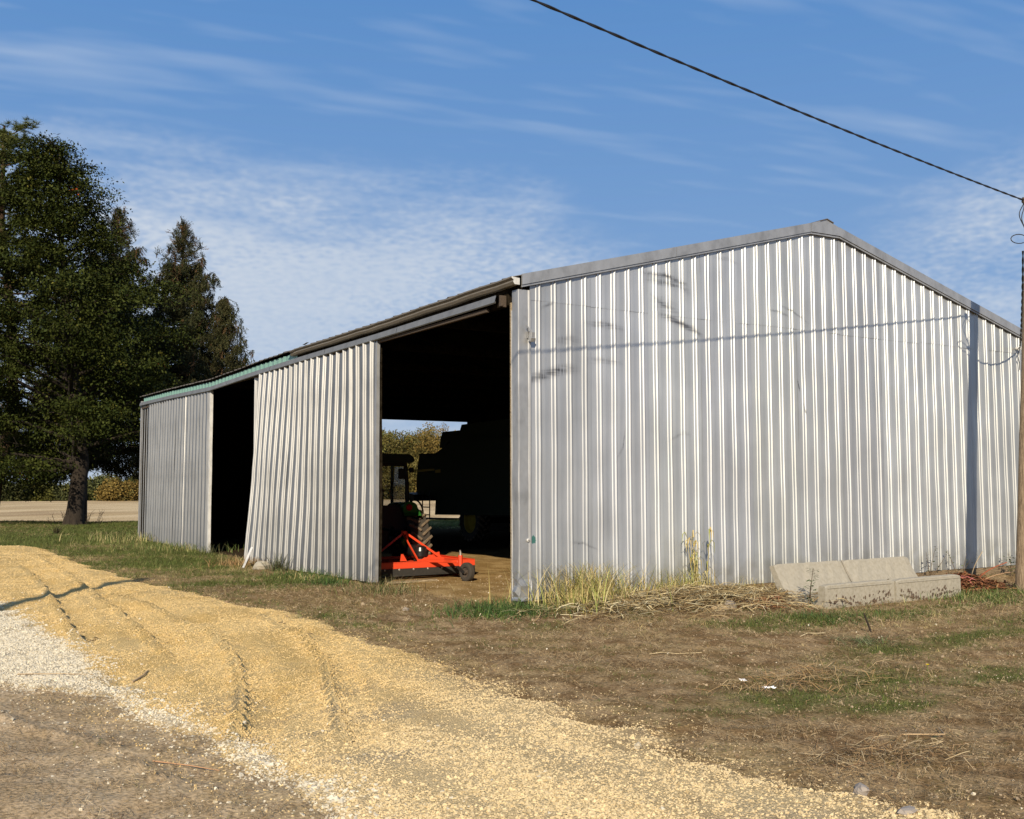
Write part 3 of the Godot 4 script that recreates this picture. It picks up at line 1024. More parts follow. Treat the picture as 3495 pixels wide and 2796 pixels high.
	for i in 10:
		obj("wall_sheet", sheet(i * LEN / 10.0, (i + 1) * LEN / 10.0 + 0.01, 0.318, func(_s): return -0.2, func(_s): return EAVE + 0.11, rw, n0, 600 + i, 3), M.steel_b, shed)
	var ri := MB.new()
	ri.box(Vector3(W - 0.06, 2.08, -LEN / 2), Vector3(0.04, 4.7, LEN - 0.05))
	obj("inner_wall", ri, M.shaded_wood, shed)
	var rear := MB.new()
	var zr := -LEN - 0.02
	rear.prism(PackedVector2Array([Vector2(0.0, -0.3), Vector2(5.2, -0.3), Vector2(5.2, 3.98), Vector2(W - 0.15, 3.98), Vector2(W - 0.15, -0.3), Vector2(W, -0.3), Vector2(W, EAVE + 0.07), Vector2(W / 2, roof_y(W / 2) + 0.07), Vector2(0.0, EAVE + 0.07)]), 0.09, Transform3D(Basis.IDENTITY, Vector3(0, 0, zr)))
	obj("rear_wall", rear, M.shaded_wood, shed)
	for y in [0.35, 1.1, 1.85, 2.6, 3.35]:
		var b := MB.new()
		b.box(Vector3(2.65, y, zr + 0.12), Vector3(5.1, 0.13, 0.05))
		obj("girt", b, M.shaded_wood, shed)
	for x in [0.2, 2.6, 5.1]:
		var b := MB.new()
		b.box(Vector3(x, 2.0, zr + 0.20), Vector3(0.16, 4.6, 0.10))
		obj("post", b, M.shaded_wood, shed)
	for i in 7:
		var z := -3.2 - i * 3.1
		var b := MB.new()
		b.box(Vector3(W - 0.16, 2.05, z), Vector3(0.15, 4.55, 0.15))
		obj("post", b, M.shaded_wood, shed)
		var t := MB.new()
		t.bar(Vector3(0.06, EAVE - 0.05, z), Vector3(W - 0.1, EAVE - 0.05, z), 0.05, 0.14)
		for s in [-1.0, 1.0]:
			t.bar(Vector3(W / 2, roof_y(W / 2) - 0.06, z), Vector3(W / 2 + s * (W / 2 - 0.1), EAVE - 0.02, z), 0.05, 0.14)
			t.bar(Vector3(W / 2, EAVE - 0.05, z + 0.051), Vector3(W / 2 + s * 3.0, roof_y(W / 2 - 3.0) - 0.1, z + 0.051), 0.05, 0.10)
		t.bar(Vector3(W / 2, EAVE - 0.05, z - 0.051), Vector3(W / 2, roof_y(W / 2) - 0.1, z - 0.051), 0.05, 0.10)
		obj("roof_truss", t, M.shaded_wood, shed)

	# what is fixed to the gable
	var lamp := thing("wall_bracket", "small bent metal bracket fixed to the gable corner near the top", "bracket", Vector3(0.10, 3.63, 0.035))
	lamp.scale = Vector3(0.72, 0.72, 0.72)
	var a1 := MB.new()
	a1.box(Vector3(0.03, 0.0, 0.06), Vector3(0.085, 0.10, 0.10), Basis.from_euler(Vector3(0.15, 0, 0)), 0.008)
	obj("housing", a1, M.trim, lamp)
	var a2 := MB.new()
	a2.bar(Vector3(0.0, 0.02, 0.0), Vector3(-0.07, 0.12, 0.07), 0.012, 0.03)
	a2.box(Vector3(-0.085, 0.15, 0.08), Vector3(0.035, 0.08, 0.02), Basis.from_euler(Vector3(0, 0, 0.4)), 0.004)
	a2.bar(Vector3(-0.07, 0.12, 0.07), Vector3(0.03, 0.05, 0.09), 0.01, 0.03)
	a2.box(Vector3(0.02, 0.0, -0.01), Vector3(0.10, 0.14, 0.02))
	obj("arm", a2, M.trim, lamp)
	var a3 := MB.new()
	a3.box(Vector3(0.02, -0.09, 0.075), Vector3(0.10, 0.09, 0.09), Basis.from_euler(Vector3(0.5, 0, 0)), 0.006)
	obj("shield", a3, M.trim, lamp)
	var kn := tag(thing("wall_hook", "round white knob screwed to the corner trim near the ground", "hook", Vector3(0.085, 0.815, 0.014)), "round white knob screwed to the corner trim near the ground", "hook")
	var k1 := MB.new()
	k1.lathe([Vector2(0.0, 0.03), Vector2(0.018, 0.028), Vector2(0.026, 0.018), Vector2(0.022, 0.004), Vector2(0.01, 0.0)], Vector3.ZERO, Vector3(0, 0, 1), 14)
	obj("knob", k1, M.white_trim, kn)
	var k2 := MB.new()
	k2.lathe([Vector2(0.0, 0.034), Vector2(0.008, 0.033), Vector2(0.009, 0.027)], Vector3.ZERO, Vector3(0, 0, 1), 10)
	obj("screw", k2, M.rust, kn)


# ---------------------------------------------------------------- machines
func arc(c: Vector3, r: float, a0: float, a1: float, n: int, ux: Vector3, uy: Vector3) -> Array:
	var o: Array = []
	for i in n + 1:
		var a := lerpf(a0, a1, i / float(n))
		o.append(c + ux * cos(a) * r + uy * sin(a) * r)
	return o


func same(n: int, r: float) -> Array:
	var o: Array = []
	for i in n:
		o.append(r)
	return o


# a wheel whose axle runs along x, centred on its own node
func wheel(parent: Node3D, at: Vector3, r: float, w: float, rim_r: float, rim: Material, lugs: int) -> Node3D:
	var o := Node3D.new()
	put("wheel", o, parent)
	o.position = at
	var t := MB.new()
	var h := w / 2.0
	t.lathe([Vector2(rim_r, -h * 0.82), Vector2(rim_r + (r - rim_r) * 0.45, -h), Vector2(r - 0.06, -h * 0.96), Vector2(r - 0.03, -h * 0.8), Vector2(r - 0.025, h * 0.8), Vector2(r - 0.06, h * 0.96), Vector2(rim_r + (r - rim_r) * 0.45, h), Vector2(rim_r, h * 0.82)], Vector3.ZERO, Vector3(1, 0, 0), 36)
	# bar lugs set in a herringbone
	var lug := MB.new()
	for i in lugs:
		for s in [-1.0, 1.0]:
			var a0: float = TAU * (i + (0.5 if s > 0.0 else 0.0)) / lugs
			for k in 3:
				var f0 := k / 3.0
				var f1 := (k + 1) / 3.0
				var aa := a0 + f0 * TAU / lugs * 0.85
				var ab := a0 + f1 * TAU / lugs * 0.85
				var p := Vector3(s * h * (0.06 + f0 * 0.95), sin(aa) * (r - 0.008), cos(aa) * (r - 0.008))
				var q := Vector3(s * h * (0.06 + f1 * 0.95), sin(ab) * (r - 0.008 - 0.03 * stp(0.6, f1)), cos(ab) * (r - 0.008 - 0.03 * stp(0.6, f1)))
				var up := ((p + q) / 2.0 * Vector3(0, 1, 1)).normalized()
				var z := (q - p).normalized()
				var x := up.cross(z).normalized()
				lug.box((p + q) / 2.0 - up * 0.01, Vector3(0.05 * r / 0.6, 0.075 * r / 0.6, p.distance_to(q) + 0.012), Basis(x, z.cross(x), z), 0.008)
	obj("tyre", t, M.tyre, o)
	stuff(obj("tread_bars", lug, M.dusty, o))
	var m := MB.new()
	m.lathe([Vector2(rim_r + 0.012, -h * 0.8), Vector2(rim_r - 0.02, -h * 0.7), Vector2(rim_r - 0.05, -h * 0.2), Vector2(rim_r * 0.45, -h * 0.05), Vector2(rim_r * 0.3, -h * 0.15), Vector2(0.0, -h * 0.15)], Vector3.ZERO, Vector3(1, 0, 0), 28)
	m.lathe([Vector2(rim_r + 0.012, h * 0.8), Vector2(rim_r - 0.02, h * 0.7), Vector2(rim_r - 0.05, h * 0.2), Vector2(rim_r * 0.45, h * 0.05), Vector2(rim_r * 0.3, h * 0.15), Vector2(0.0, h * 0.15)], Vector3.ZERO, Vector3(1, 0, 0), 28)
	obj("rim", m, rim, o)
	return o


func build_tractor() -> void:
	var base := Vector3(1.34, ground_h(1.1, -7.6), -7.78)
	var t := thing("tractor", "green cab tractor parked in the shadow behind the orange mower", "tractor", base)
	wheel(t, Vector3(0.80, 0.60, 0.0), 0.60, 0.45, 0.33, M.yellow, 20)
	wheel(t, Vector3(-0.80, 0.60, 0.0), 0.60, 0.45, 0.33, M.yellow, 20)
	wheel(t, Vector3(0.66, 0.42, -1.85), 0.42, 0.30, 0.22, M.yellow, 18)
	wheel(t, Vector3(-0.66, 0.42, -1.85), 0.42, 0.30, 0.22, M.yellow, 18)
	var ch := MB.new()
	ch.box(Vector3(0, 0.62, -0.55), Vector3(0.42, 0.42, 1.7), Basis.IDENTITY, 0.05)
	ch.rod(Vector3(-0.6, 0.60, 0), Vector3(0.6, 0.60, 0), 0.11, 12)
	ch.box(Vector3(0, 0.48, -1.75), Vector3(0.3, 0.22, 1.1), Basis.IDENTITY, 0.03)
	ch.rod(Vector3(-0.6, 0.42, -1.85), Vector3(0.6, 0.42, -1.85), 0.06, 10)
	obj("chassis", ch, M.black, t)
	var hood := MB.new()
	hood.prism(PackedVector2Array([Vector2(-0.9, 0.72), Vector2(-2.35, 0.66), Vector2(-2.42, 0.80), Vector2(-2.38, 1.10), Vector2(-2.2, 1.18), Vector2(-0.9, 1.32)]), 0.62, Transform3D(Basis(Vector3(0, 0, 1), Vector3(0, 1, 0), Vector3(1, 0, 0)), Vector3(-0.31, 0, 0)))
	obj("hood", hood, M.green, t)
	var gr := MB.new()
	for i in 5:
		gr.box(Vector3(0, 0.76 + i * 0.07, -2.43), Vector3(0.5, 0.03, 0.03))
	obj("grille", gr, M.black, t)
	for s in [-1.0, 1.0]:
		var hl := MB.new()
		hl.lathe([Vector2(0, 0.03), Vector2(0.06, 0.025), Vector2(0.07, 0.0)], Vector3(s * 0.2, 1.1, -2.40), Vector3(0, 0, -1), 14)
		obj("headlight", hl, M.lens_white, t)
	# rear fenders: a rounded shell over each wheel with its lamp facing back
	for s in [-1.0, 1.0]:
		var f := MB.new()
		var n := 12
		for i in n:
			var a0 := lerpf(0.66, PI * 0.80, i / float(n))
			var a1 := lerpf(0.66, PI * 0.80, (i + 1) / float(n))
			var p0 := Vector3(0, 0.66 + sin(a0) * 0.70, cos(a0) * 0.68)
			var p1 := Vector3(0, 0.66 + sin(a1) * 0.70, cos(a1) * 0.68)
			var x0: float = s * 0.42
			var x1: float = s * 0.80
			var x2: float = s * 0.86
			f.quad(p0 + Vector3(x0, 0, 0), p0 + Vector3(x1, 0, 0), p1 + Vector3(x1, 0, 0), p1 + Vector3(x0, 0, 0), p0 - Vector3(0, 0.6, 0))
			var l0 := p0 * Vector3(1, 0.93, 0.92) + Vector3(x2, 0.03, 0)
			var l1 := p1 * Vector3(1, 0.93, 0.92) + Vector3(x2, 0.03, 0)
			f.quad(p0 + Vector3(x1, 0, 0), l0, l1, p1 + Vector3(x1, 0, 0), Vector3(s, 0.5, 0))
		# the flat rear face that carries the lamp
		var poly := PackedVector2Array()
		for i in 15:
			var a := TAU * i / 15.0
			poly.append(Vector2(s * 0.58 + cos(a) * 0.17, 1.24 + sin(a) * 0.135))
		f.prism(poly, 0.10, Transform3D(Basis.IDENTITY, Vector3(0, 0, 0.38)))
		var fo := obj("fender", f, M.green_lit, t)
		var l := MB.new()
		l.lathe([Vector2(0.0, 0.03), Vector2(0.05, 0.027), Vector2(0.068, 0.012), Vector2(0.07, 0.0)], Vector3(s * 0.55, 1.26, 0.479), Vector3(0, 0, 1), 16)
		obj("tail_light", l, M.lens_red, fo)
	# the cab
	var cab := Node3D.new()
	put("cab", cab, t)
	var roof := MB.new()
	roof.prism(PackedVector2Array([Vector2(-0.72, 2.18), Vector2(0.72, 2.18), Vector2(0.76, 2.22), Vector2(0.74, 2.30), Vector2(0.64, 2.36), Vector2(-0.64, 2.36), Vector2(-0.74, 2.30), Vector2(-0.76, 2.22)]), 1.75, Transform3D(Basis.IDENTITY, Vector3(0, 0, -1.45)))
	obj("cab_roof", roof, M.dark_green, cab)
	for s in [-1.0, 1.0]:
		for q in [[[Vector3(s * 0.66, 1.25, 0.16), Vector3(s * 0.65, 1.75, 0.17), Vector3(s * 0.62, 2.2, 0.13)], 0.045], [[Vector3(s * 0.68, 0.8, -0.62), Vector3(s * 0.68, 1.6, -0.62), Vector3(s * 0.66, 2.2, -0.58)], 0.035], [[Vector3(s * 0.55, 0.9, -1.30), Vector3(s * 0.58, 1.5, -1.26), Vector3(s * 0.62, 2.2, -1.22)], 0.045]]:
			var po := MB.new()
			po.tube(q[0], same(3, q[1]), 8)
			obj("pillar", po, M.black, cab)
	for q in [[1.25, 0.16, 0.66], [2.16, 0.14, 0.62]]:
		var po := MB.new()
		po.bar(Vector3(-q[2], q[0], q[1]), Vector3(q[2], q[0], q[1]), 0.07, 0.10)
		obj("rail", po, M.black, cab)
	var back := MB.new()
	back.box(Vector3(0, 1.0, 0.15), Vector3(1.3, 0.44, 0.06), Basis.IDENTITY, 0.02)
	back.box(Vector3(0, 0.82, -0.55), Vector3(1.2, 0.06, 1.4))
	obj("rear_panel", back, M.black, cab)
	var gl := MB.new()
	gl.box(Vector3(0, 1.72, 0.16), Vector3(1.24, 0.86, 0.006))
	obj("rear_window", gl, M.glass, cab)
	var gf := MB.new()
	gf.box(Vector3(0, 1.6, -1.26), Vector3(1.14, 1.1, 0.006))
	obj("windscreen", gf, M.glass, cab)
	for s in [-1.0, 1.0]:
		var gd := MB.new()
		gd.box(Vector3(s * 0.68, 1.6, -0.25), Vector3(0.006, 1.0, 0.7))
		obj("side_window", gd, M.glass, cab)
	var seat := MB.new()
	seat.box(Vector3(0, 1.14, -0.28), Vector3(0.46, 0.12, 0.44), Basis.IDENTITY, 0.04)
	seat.box(Vector3(0, 1.42, -0.06), Vector3(0.44, 0.52, 0.12), Basis.from_euler(Vector3(0.1, 0, 0)), 0.05)
	obj("seat", seat, M.black, cab)
	var sw := MB.new()
	var ring := arc(Vector3(0, 1.45, -0.82), 0.19, 0, TAU, 20, Vector3(1, 0, 0), Vector3(0, 0.45, 0.89))
	sw.tube(ring, same(21, 0.015), 6, false)
	sw.rod(Vector3(0, 1.0, -1.05), Vector3(0, 1.44, -0.83), 0.025, 8)
	obj("steering_wheel", sw, M.black, cab)
	for s in [-1.0, 1.0]:
		var wl := MB.new()
		wl.box(Vector3(s * 0.72, 2.03, 0.23), Vector3(0.09, 0.11, 0.10), Basis.IDENTITY, 0.02)
		wl.rod(Vector3(s * 0.65, 2.05, 0.16), Vector3(s * 0.72, 2.03, 0.2), 0.014, 6)
		obj("work_light", wl, M.black, cab)
		var mi := MB.new()
		mi.box(Vector3(s * 0.50, 1.95, 0.21), Vector3(0.14, 0.22, 0.05), Basis.IDENTITY, 0.015)
		obj("mirror", mi, M.black, cab)
	# hitch arms behind
	var hi := MB.new()
	for s in [-1.0, 1.0]:
		hi.bar(Vector3(s * 0.25, 0.42, 0.1), Vector3(s * 0.36, 0.36, 1.05), 0.04, 0.07)
		hi.bar(Vector3(s * 0.3, 0.85, 0.2), Vector3(s * 0.33, 0.40, 0.7), 0.04, 0.04)
	hi.bar(Vector3(0, 0.82, 0.15), Vector3(0.05, 0.80, 1.15), 0.04, 0.04)
	obj("hitch_arm", hi, M.black, t)
	var hv := MB.new()
	hv.box(Vector3(0.46, 0.60, 0.42), Vector3(0.14, 0.10, 0.10), Basis.from_euler(Vector3(0.2, 0.3, 0)), 0.01)
	hv.box(Vector3(0.44, 0.40, 0.45), Vector3(0.10, 0.34, 0.04), Basis.from_euler(Vector3(0, 0.2, 0.1)), 0.008)
	obj("drawbar_bracket", hv, M.green_lit, t)


func build_mower() -> void:
	var g := ground_h(1.15, -4.9)
	var t := thing("rotary_mower", "bright orange rotary mower with a black tail wheel in the open doorway", "mower", Vector3(1.24, g, -5.23))
	# deck: a shallow tray with raised rims, its rear face at z = 0
	var d := MB.new()
	d.box(Vector3(0, 0.235, -0.85), Vector3(2.00, 0.012, 1.66))
	d.box(Vector3(0, 0.245, -0.006), Vector3(2.04, 0.10, 0.012))
	for s in [-1.0, 1.0]:
		d.box(Vector3(s * 1.015, 0.215, -0.85), Vector3(0.012, 0.19, 1.68))
		d.box(Vector3(s * 1.005, 0.305, -0.85), Vector3(0.03, 0.012, 1.68))
	d.box(Vector3(0, 0.245, -1.69), Vector3(2.04, 0.10, 0.012))
	d.box(Vector3(0, 0.305, -0.018), Vector3(2.04, 0.012, 0.036))
	obj("deck", d, M.orange, t)
	var ribs := MB.new()
	ribs.bar(Vector3(-0.46, 0.25, -0.04), Vector3(-0.46, 0.25, -1.6), 0.05, 0.05)
	ribs.bar(Vector3(0.46, 0.25, -0.04), Vector3(0.46, 0.25, -1.6), 0.05, 0.05)
	ribs.prism(PackedVector2Array([Vector2(-0.38, 0.30), Vector2(-0.24, 0.30), Vector2(-0.32, 0.43), Vector2(-0.36, 0.43)]), 0.012, Transform3D(Basis.IDENTITY, Vector3(0, 0, -0.35)))
	ribs.prism(PackedVector2Array([Vector2(0.44, 0.24), Vector2(0.62, 0.24), Vector2(0.58, 0.43), Vector2(0.48, 0.41)]), 0.012, Transform3D(Basis.IDENTITY, Vector3(0, 0, -0.62)))
	ribs.prism(PackedVector2Array([Vector2(-0.06, 0.30), Vector2(0.55, 0.30), Vector2(0.40, 0.365), Vector2(0.05, 0.365)]), 0.012, Transform3D(Basis.IDENTITY, Vector3(0, 0, -0.20)))
	obj("stiffener", ribs, M.orange, t)
	var sk := MB.new()
	sk.box(Vector3(0, 0.125, 0.014), Vector3(2.02, 0.135, 0.014), Basis.from_euler(Vector3(0.06, 0, 0)))
	obj("rear_skirt", sk, M.rubber, t)
	for s in [-1.0, 1.0]:
		var b := MB.new()
		b.box(Vector3(s * 1.03, 0.10, -0.85), Vector3(0.012, 0.09, 1.66))
		obj("side_skid", b, M.rubber, t)
	for i in 7:
		var b := MB.new()
		b.lathe([Vector2(0, 0.012), Vector2(0.012, 0.011), Vector2(0.019, 0.004), Vector2(0.02, 0.0)], Vector3(-0.86 + i * 0.29, 0.178, 0.019), Vector3(0, 0, 1), 10)
		obj("bolt", b, M.bright, t)
	# A-frame up to the top link
	var a := MB.new()
	var top := Vector3(0.14, 0.78, -1.25)
	a.bar(top + Vector3(0.03, 0, 0), Vector3(0.54, 0.30, -0.36), 0.02, 0.042, 0.004)
	a.bar(top + Vector3(-0.03, -0.02, 0.02), Vector3(0.02, 0.27, -0.36), 0.02, 0.042, 0.004)
	a.bar(Vector3(-0.42, 0.27, -1.55), top + Vector3(-0.05, -0.03, 0.0), 0.018, 0.04, 0.004)
	a.bar(Vector3(0.46, 0.27, -1.55), top + Vector3(0.05, -0.03, 0.0), 0.018, 0.04, 0.004)
	a.box(top, Vector3(0.11, 0.07, 0.06), Basis.IDENTITY, 0.006)
	obj("hitch_frame", a, M.orange, t)
	# gearbox with its guard
	var gb := MB.new()
	gb.lathe([Vector2(0.0, 0.30), Vector2(0.06, 0.30), Vector2(0.13, 0.27), Vector2(0.15, 0.20), Vector2(0.15, 0.10), Vector2(0.11, 0.07), Vector2(0.10, 0.0)], Vector3(0.30, 0.245, -0.85), Vector3(0, 1, 0), 18)
	gb.lathe([Vector2(0.09, -0.22), Vector2(0.12, -0.2), Vector2(0.13, 0.14), Vector2(0.10, 0.2), Vector2(0.0, 0.2)], Vector3(0.25, 0.43, -1.05), Vector3(0, 0, 1), 18)
	for i in 8:
		var an := TAU * i / 8.0
		gb.rod(Vector3(0.30 + cos(an) * 0.13, 0.24, -0.85 + sin(an) * 0.13), Vector3(0.30 + cos(an) * 0.13, 0.29, -0.85 + sin(an) * 0.13), 0.012, 6)
	obj("gearbox", gb, M.black_gloss, t)
	# tail beam, fork and wheel
	var bm := MB.new()
	bm.bar(Vector3(-0.02, 0.30, -0.32), Vector3(0.28, 0.335, 0.70), 0.06, 0.055, 0.006)
	bm.bar(Vector3(0.50, 0.30, -0.32), Vector3(0.28, 0.335, 0.70), 0.06, 0.06, 0.006)
	bm.rod(Vector3(0.285, 0.25, 0.76), Vector3(0.285, 0.45, 0.76), 0.042, 12)
	obj("tail_beam", bm, M.orange, t)
	var pin := MB.new()
	pin.tube([Vector3(0.285, 0.42, 0.76), Vector3(0.285, 0.50, 0.76), Vector3(0.28, 0.54, 0.755)], [0.022, 0.022, 0.012], 10)
	obj("pivot_pin", pin, M.bright, t)
	var fk := MB.new()
	fk.box(Vector3(0.28, 0.245, 0.79), Vector3(0.17, 0.022, 0.16), Basis.IDENTITY, 0.004)
	for s in [-1.0, 1.0]:
		fk.bar(Vector3(0.28 + s * 0.075, 0.245, 0.82), Vector3(0.28 + s * 0.075, 0.165, 1.02), 0.014, 0.06, 0.003)
	fk.rod(Vector3(0.18, 0.168, 1.01), Vector3(0.38, 0.168, 1.01), 0.02, 10)
	obj("wheel_fork", fk, M.black, t)
	var w := Node3D.new()
	put("tail_wheel", w, t)
	w.position = Vector3(0.28, 0.168, 1.01)
	w.rotation.y = 0.16
	var ty := MB.new()
	ty.lathe([Vector2(0.09, -0.045), Vector2(0.13, -0.055), Vector2(0.158, -0.05), Vector2(0.168, -0.03), Vector2(0.168, 0.03), Vector2(0.158, 0.05), Vector2(0.13, 0.055), Vector2(0.09, 0.045)], Vector3.ZERO, Vector3(1, 0, 0), 30)
	obj("tyre", ty, M.tyre, w)
	var hb := MB.new()
	hb.lathe([Vector2(0.095, -0.04), Vector2(0.085, -0.02), Vector2(0.04, -0.012), Vector2(0.036, -0.06), Vector2(0.0, -0.06)], Vector3.ZERO, Vector3(1, 0, 0), 20)
	hb.lathe([Vector2(0.095, 0.04), Vector2(0.085, 0.02), Vector2(0.04, 0.012), Vector2(0.036, 0.06), Vector2(0.0, 0.06)], Vector3.ZERO, Vector3(1, 0, 0), 20)
	for i in 5:
		var an := TAU * i / 5.0
		hb.rod(Vector3(-0.028, cos(an) * 0.055, sin(an) * 0.055), Vector3(-0.008, cos(an) * 0.055, sin(an) * 0.055), 0.008, 6)
	obj("hub", hb, M.rust, w)
	var bl := MB.new()
	bl.bar(Vector3(-0.5, 0.13, -1.1), Vector3(0.6, 0.13, -0.6), 0.09, 0.014)
	bl.rod(Vector3(0.1, 0.12, -0.85), Vector3(0.1, 0.24, -0.85), 0.05, 10)
	obj("blade", bl, M.rust, t)


func build_combine() -> void:
	var base := Vector3(7.7, ground_h(8.5, -15.0), -15.2)
	var y0 := base.y
	var t := thing("combine_harvester", "big dark green combine harvester standing in the gloom by the rear opening", "combine")
	t.position = base
	# side outline, z along the shed, y up: turned so that its flank faces the door
	var flank := func(poly: Array, x0: float, wide: float) -> MB:
		var b := MB.new()
		var p := PackedVector2Array()
		for q in poly:
			p.append(Vector2(q[0] + 15.2, q[1] - y0))
		b.prism(p, wide, Transform3D(Basis(Vector3(0, 0, 1), Vector3(0, 1, 0), Vector3(1, 0, 0)), Vector3(x0, 0, 0)))
		return b
	var body: MB = flank.call([[-18.38, 2.58], [-18.54, 2.0], [-18.60, 1.52], [-18.54, 1.30], [-17.22, 1.13], [-17.28, 0.62], [-10.6, 0.75], [-9.6, 1.2], [-9.5, 2.3], [-10.2, 2.9], [-16.2, 2.9], [-17.25, 2.57]], 0.0, 2.7)
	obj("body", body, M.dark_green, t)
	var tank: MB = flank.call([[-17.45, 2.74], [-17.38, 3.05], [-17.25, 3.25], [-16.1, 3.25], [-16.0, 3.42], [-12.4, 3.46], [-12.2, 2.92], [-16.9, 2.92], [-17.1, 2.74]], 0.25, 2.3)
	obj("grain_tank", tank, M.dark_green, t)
	var st: MB = flank.call([[-18.5, 1.98], [-17.3, 2.02], [-17.3, 2.08], [-18.49, 2.06]], -0.006, 0.004)
	obj("stripe", st, M.yellow, t)
	var s2: MB = flank.call([[-17.25, 1.94], [-16.9, 1.95], [-16.9, 2.05], [-17.25, 2.04]], -0.006, 0.004)
	obj("stripe", s2, M.yellow, t)
	# platform, ladder and hooped handrails at the end
	var pl: MB = flank.call([[-18.2, 0.46], [-15.9, 0.50], [-15.9, 0.55], [-18.2, 0.51]], -0.35, 0.5)
	obj("platform", pl, M.black, t)
	var lad := MB.new()
	for z in [-17.75, -17.25]:
		lad.rod(Vector3(-0.2, 0.5 - y0, z + 15.2), Vector3(-0.2, 1.35 - y0, z + 15.2), 0.02, 8)
	for y in [0.62, 0.86, 1.10]:
		lad.rod(Vector3(-0.2, y - y0, -2.55), Vector3(-0.2, y - y0, -2.05), 0.018, 8)
	obj("ladder", lad, M.black, t)
	var hr := MB.new()
	var loop: Array = []
	for i in 13:
		var a := PI * i / 12.0
		loop.append(Vector3(-0.25, 0.62 - y0 + sin(a) * 0.46, -18.22 + 15.2 - cos(a) * 0.62))
	loop[0] = Vector3(-0.25, 0.45 - y0, loop[0].z)
	loop[12] = Vector3(-0.25, 0.45 - y0, loop[12].z)
	hr.tube(loop, same(13, 0.028), 8)
	hr.rod(Vector3(-0.25, 0.5 - y0, -3.25), Vector3(-0.25, 1.10 - y0, -3.22), 0.028, 8)
	obj("handrail", hr, M.black, t)
	var chop := MB.new()
	chop.prism(PackedVector2Array([Vector2(-3.38, 1.32 - y0), Vector2(-2.72, 1.25 - y0), Vector2(-2.82, 1.05 - y0), Vector2(-3.25, 1.05 - y0)]), 1.2, Transform3D(Basis(Vector3(0, 0, 1), Vector3(0, 1, 0), Vector3(1, 0, 0)), Vector3(-0.4, 0, 0)))
	obj("chute", chop, M.black, t)
	for s in [[0.28, 0.0], [2.42, 0.0]]:
		wheel(t, Vector3(s[0] - 0.05, 0.62, 0.05), 0.62, 0.42, 0.37, M.yellow, 20)
	for s in [0.35, 2.35]:
		wheel(t, Vector3(s, 0.86, 4.0), 0.86, 0.6, 0.45, M.yellow, 22)
	var ax := MB.new()
	ax.rod(Vector3(0.2, 0.62, 0.05), Vector3(2.4, 0.62, 0.05), 0.1, 10)
	ax.rod(Vector3(0.3, 0.86, 4.0), Vector3(2.3, 0.86, 4.0), 0.14, 10)
	obj("axle", ax, M.black, t)


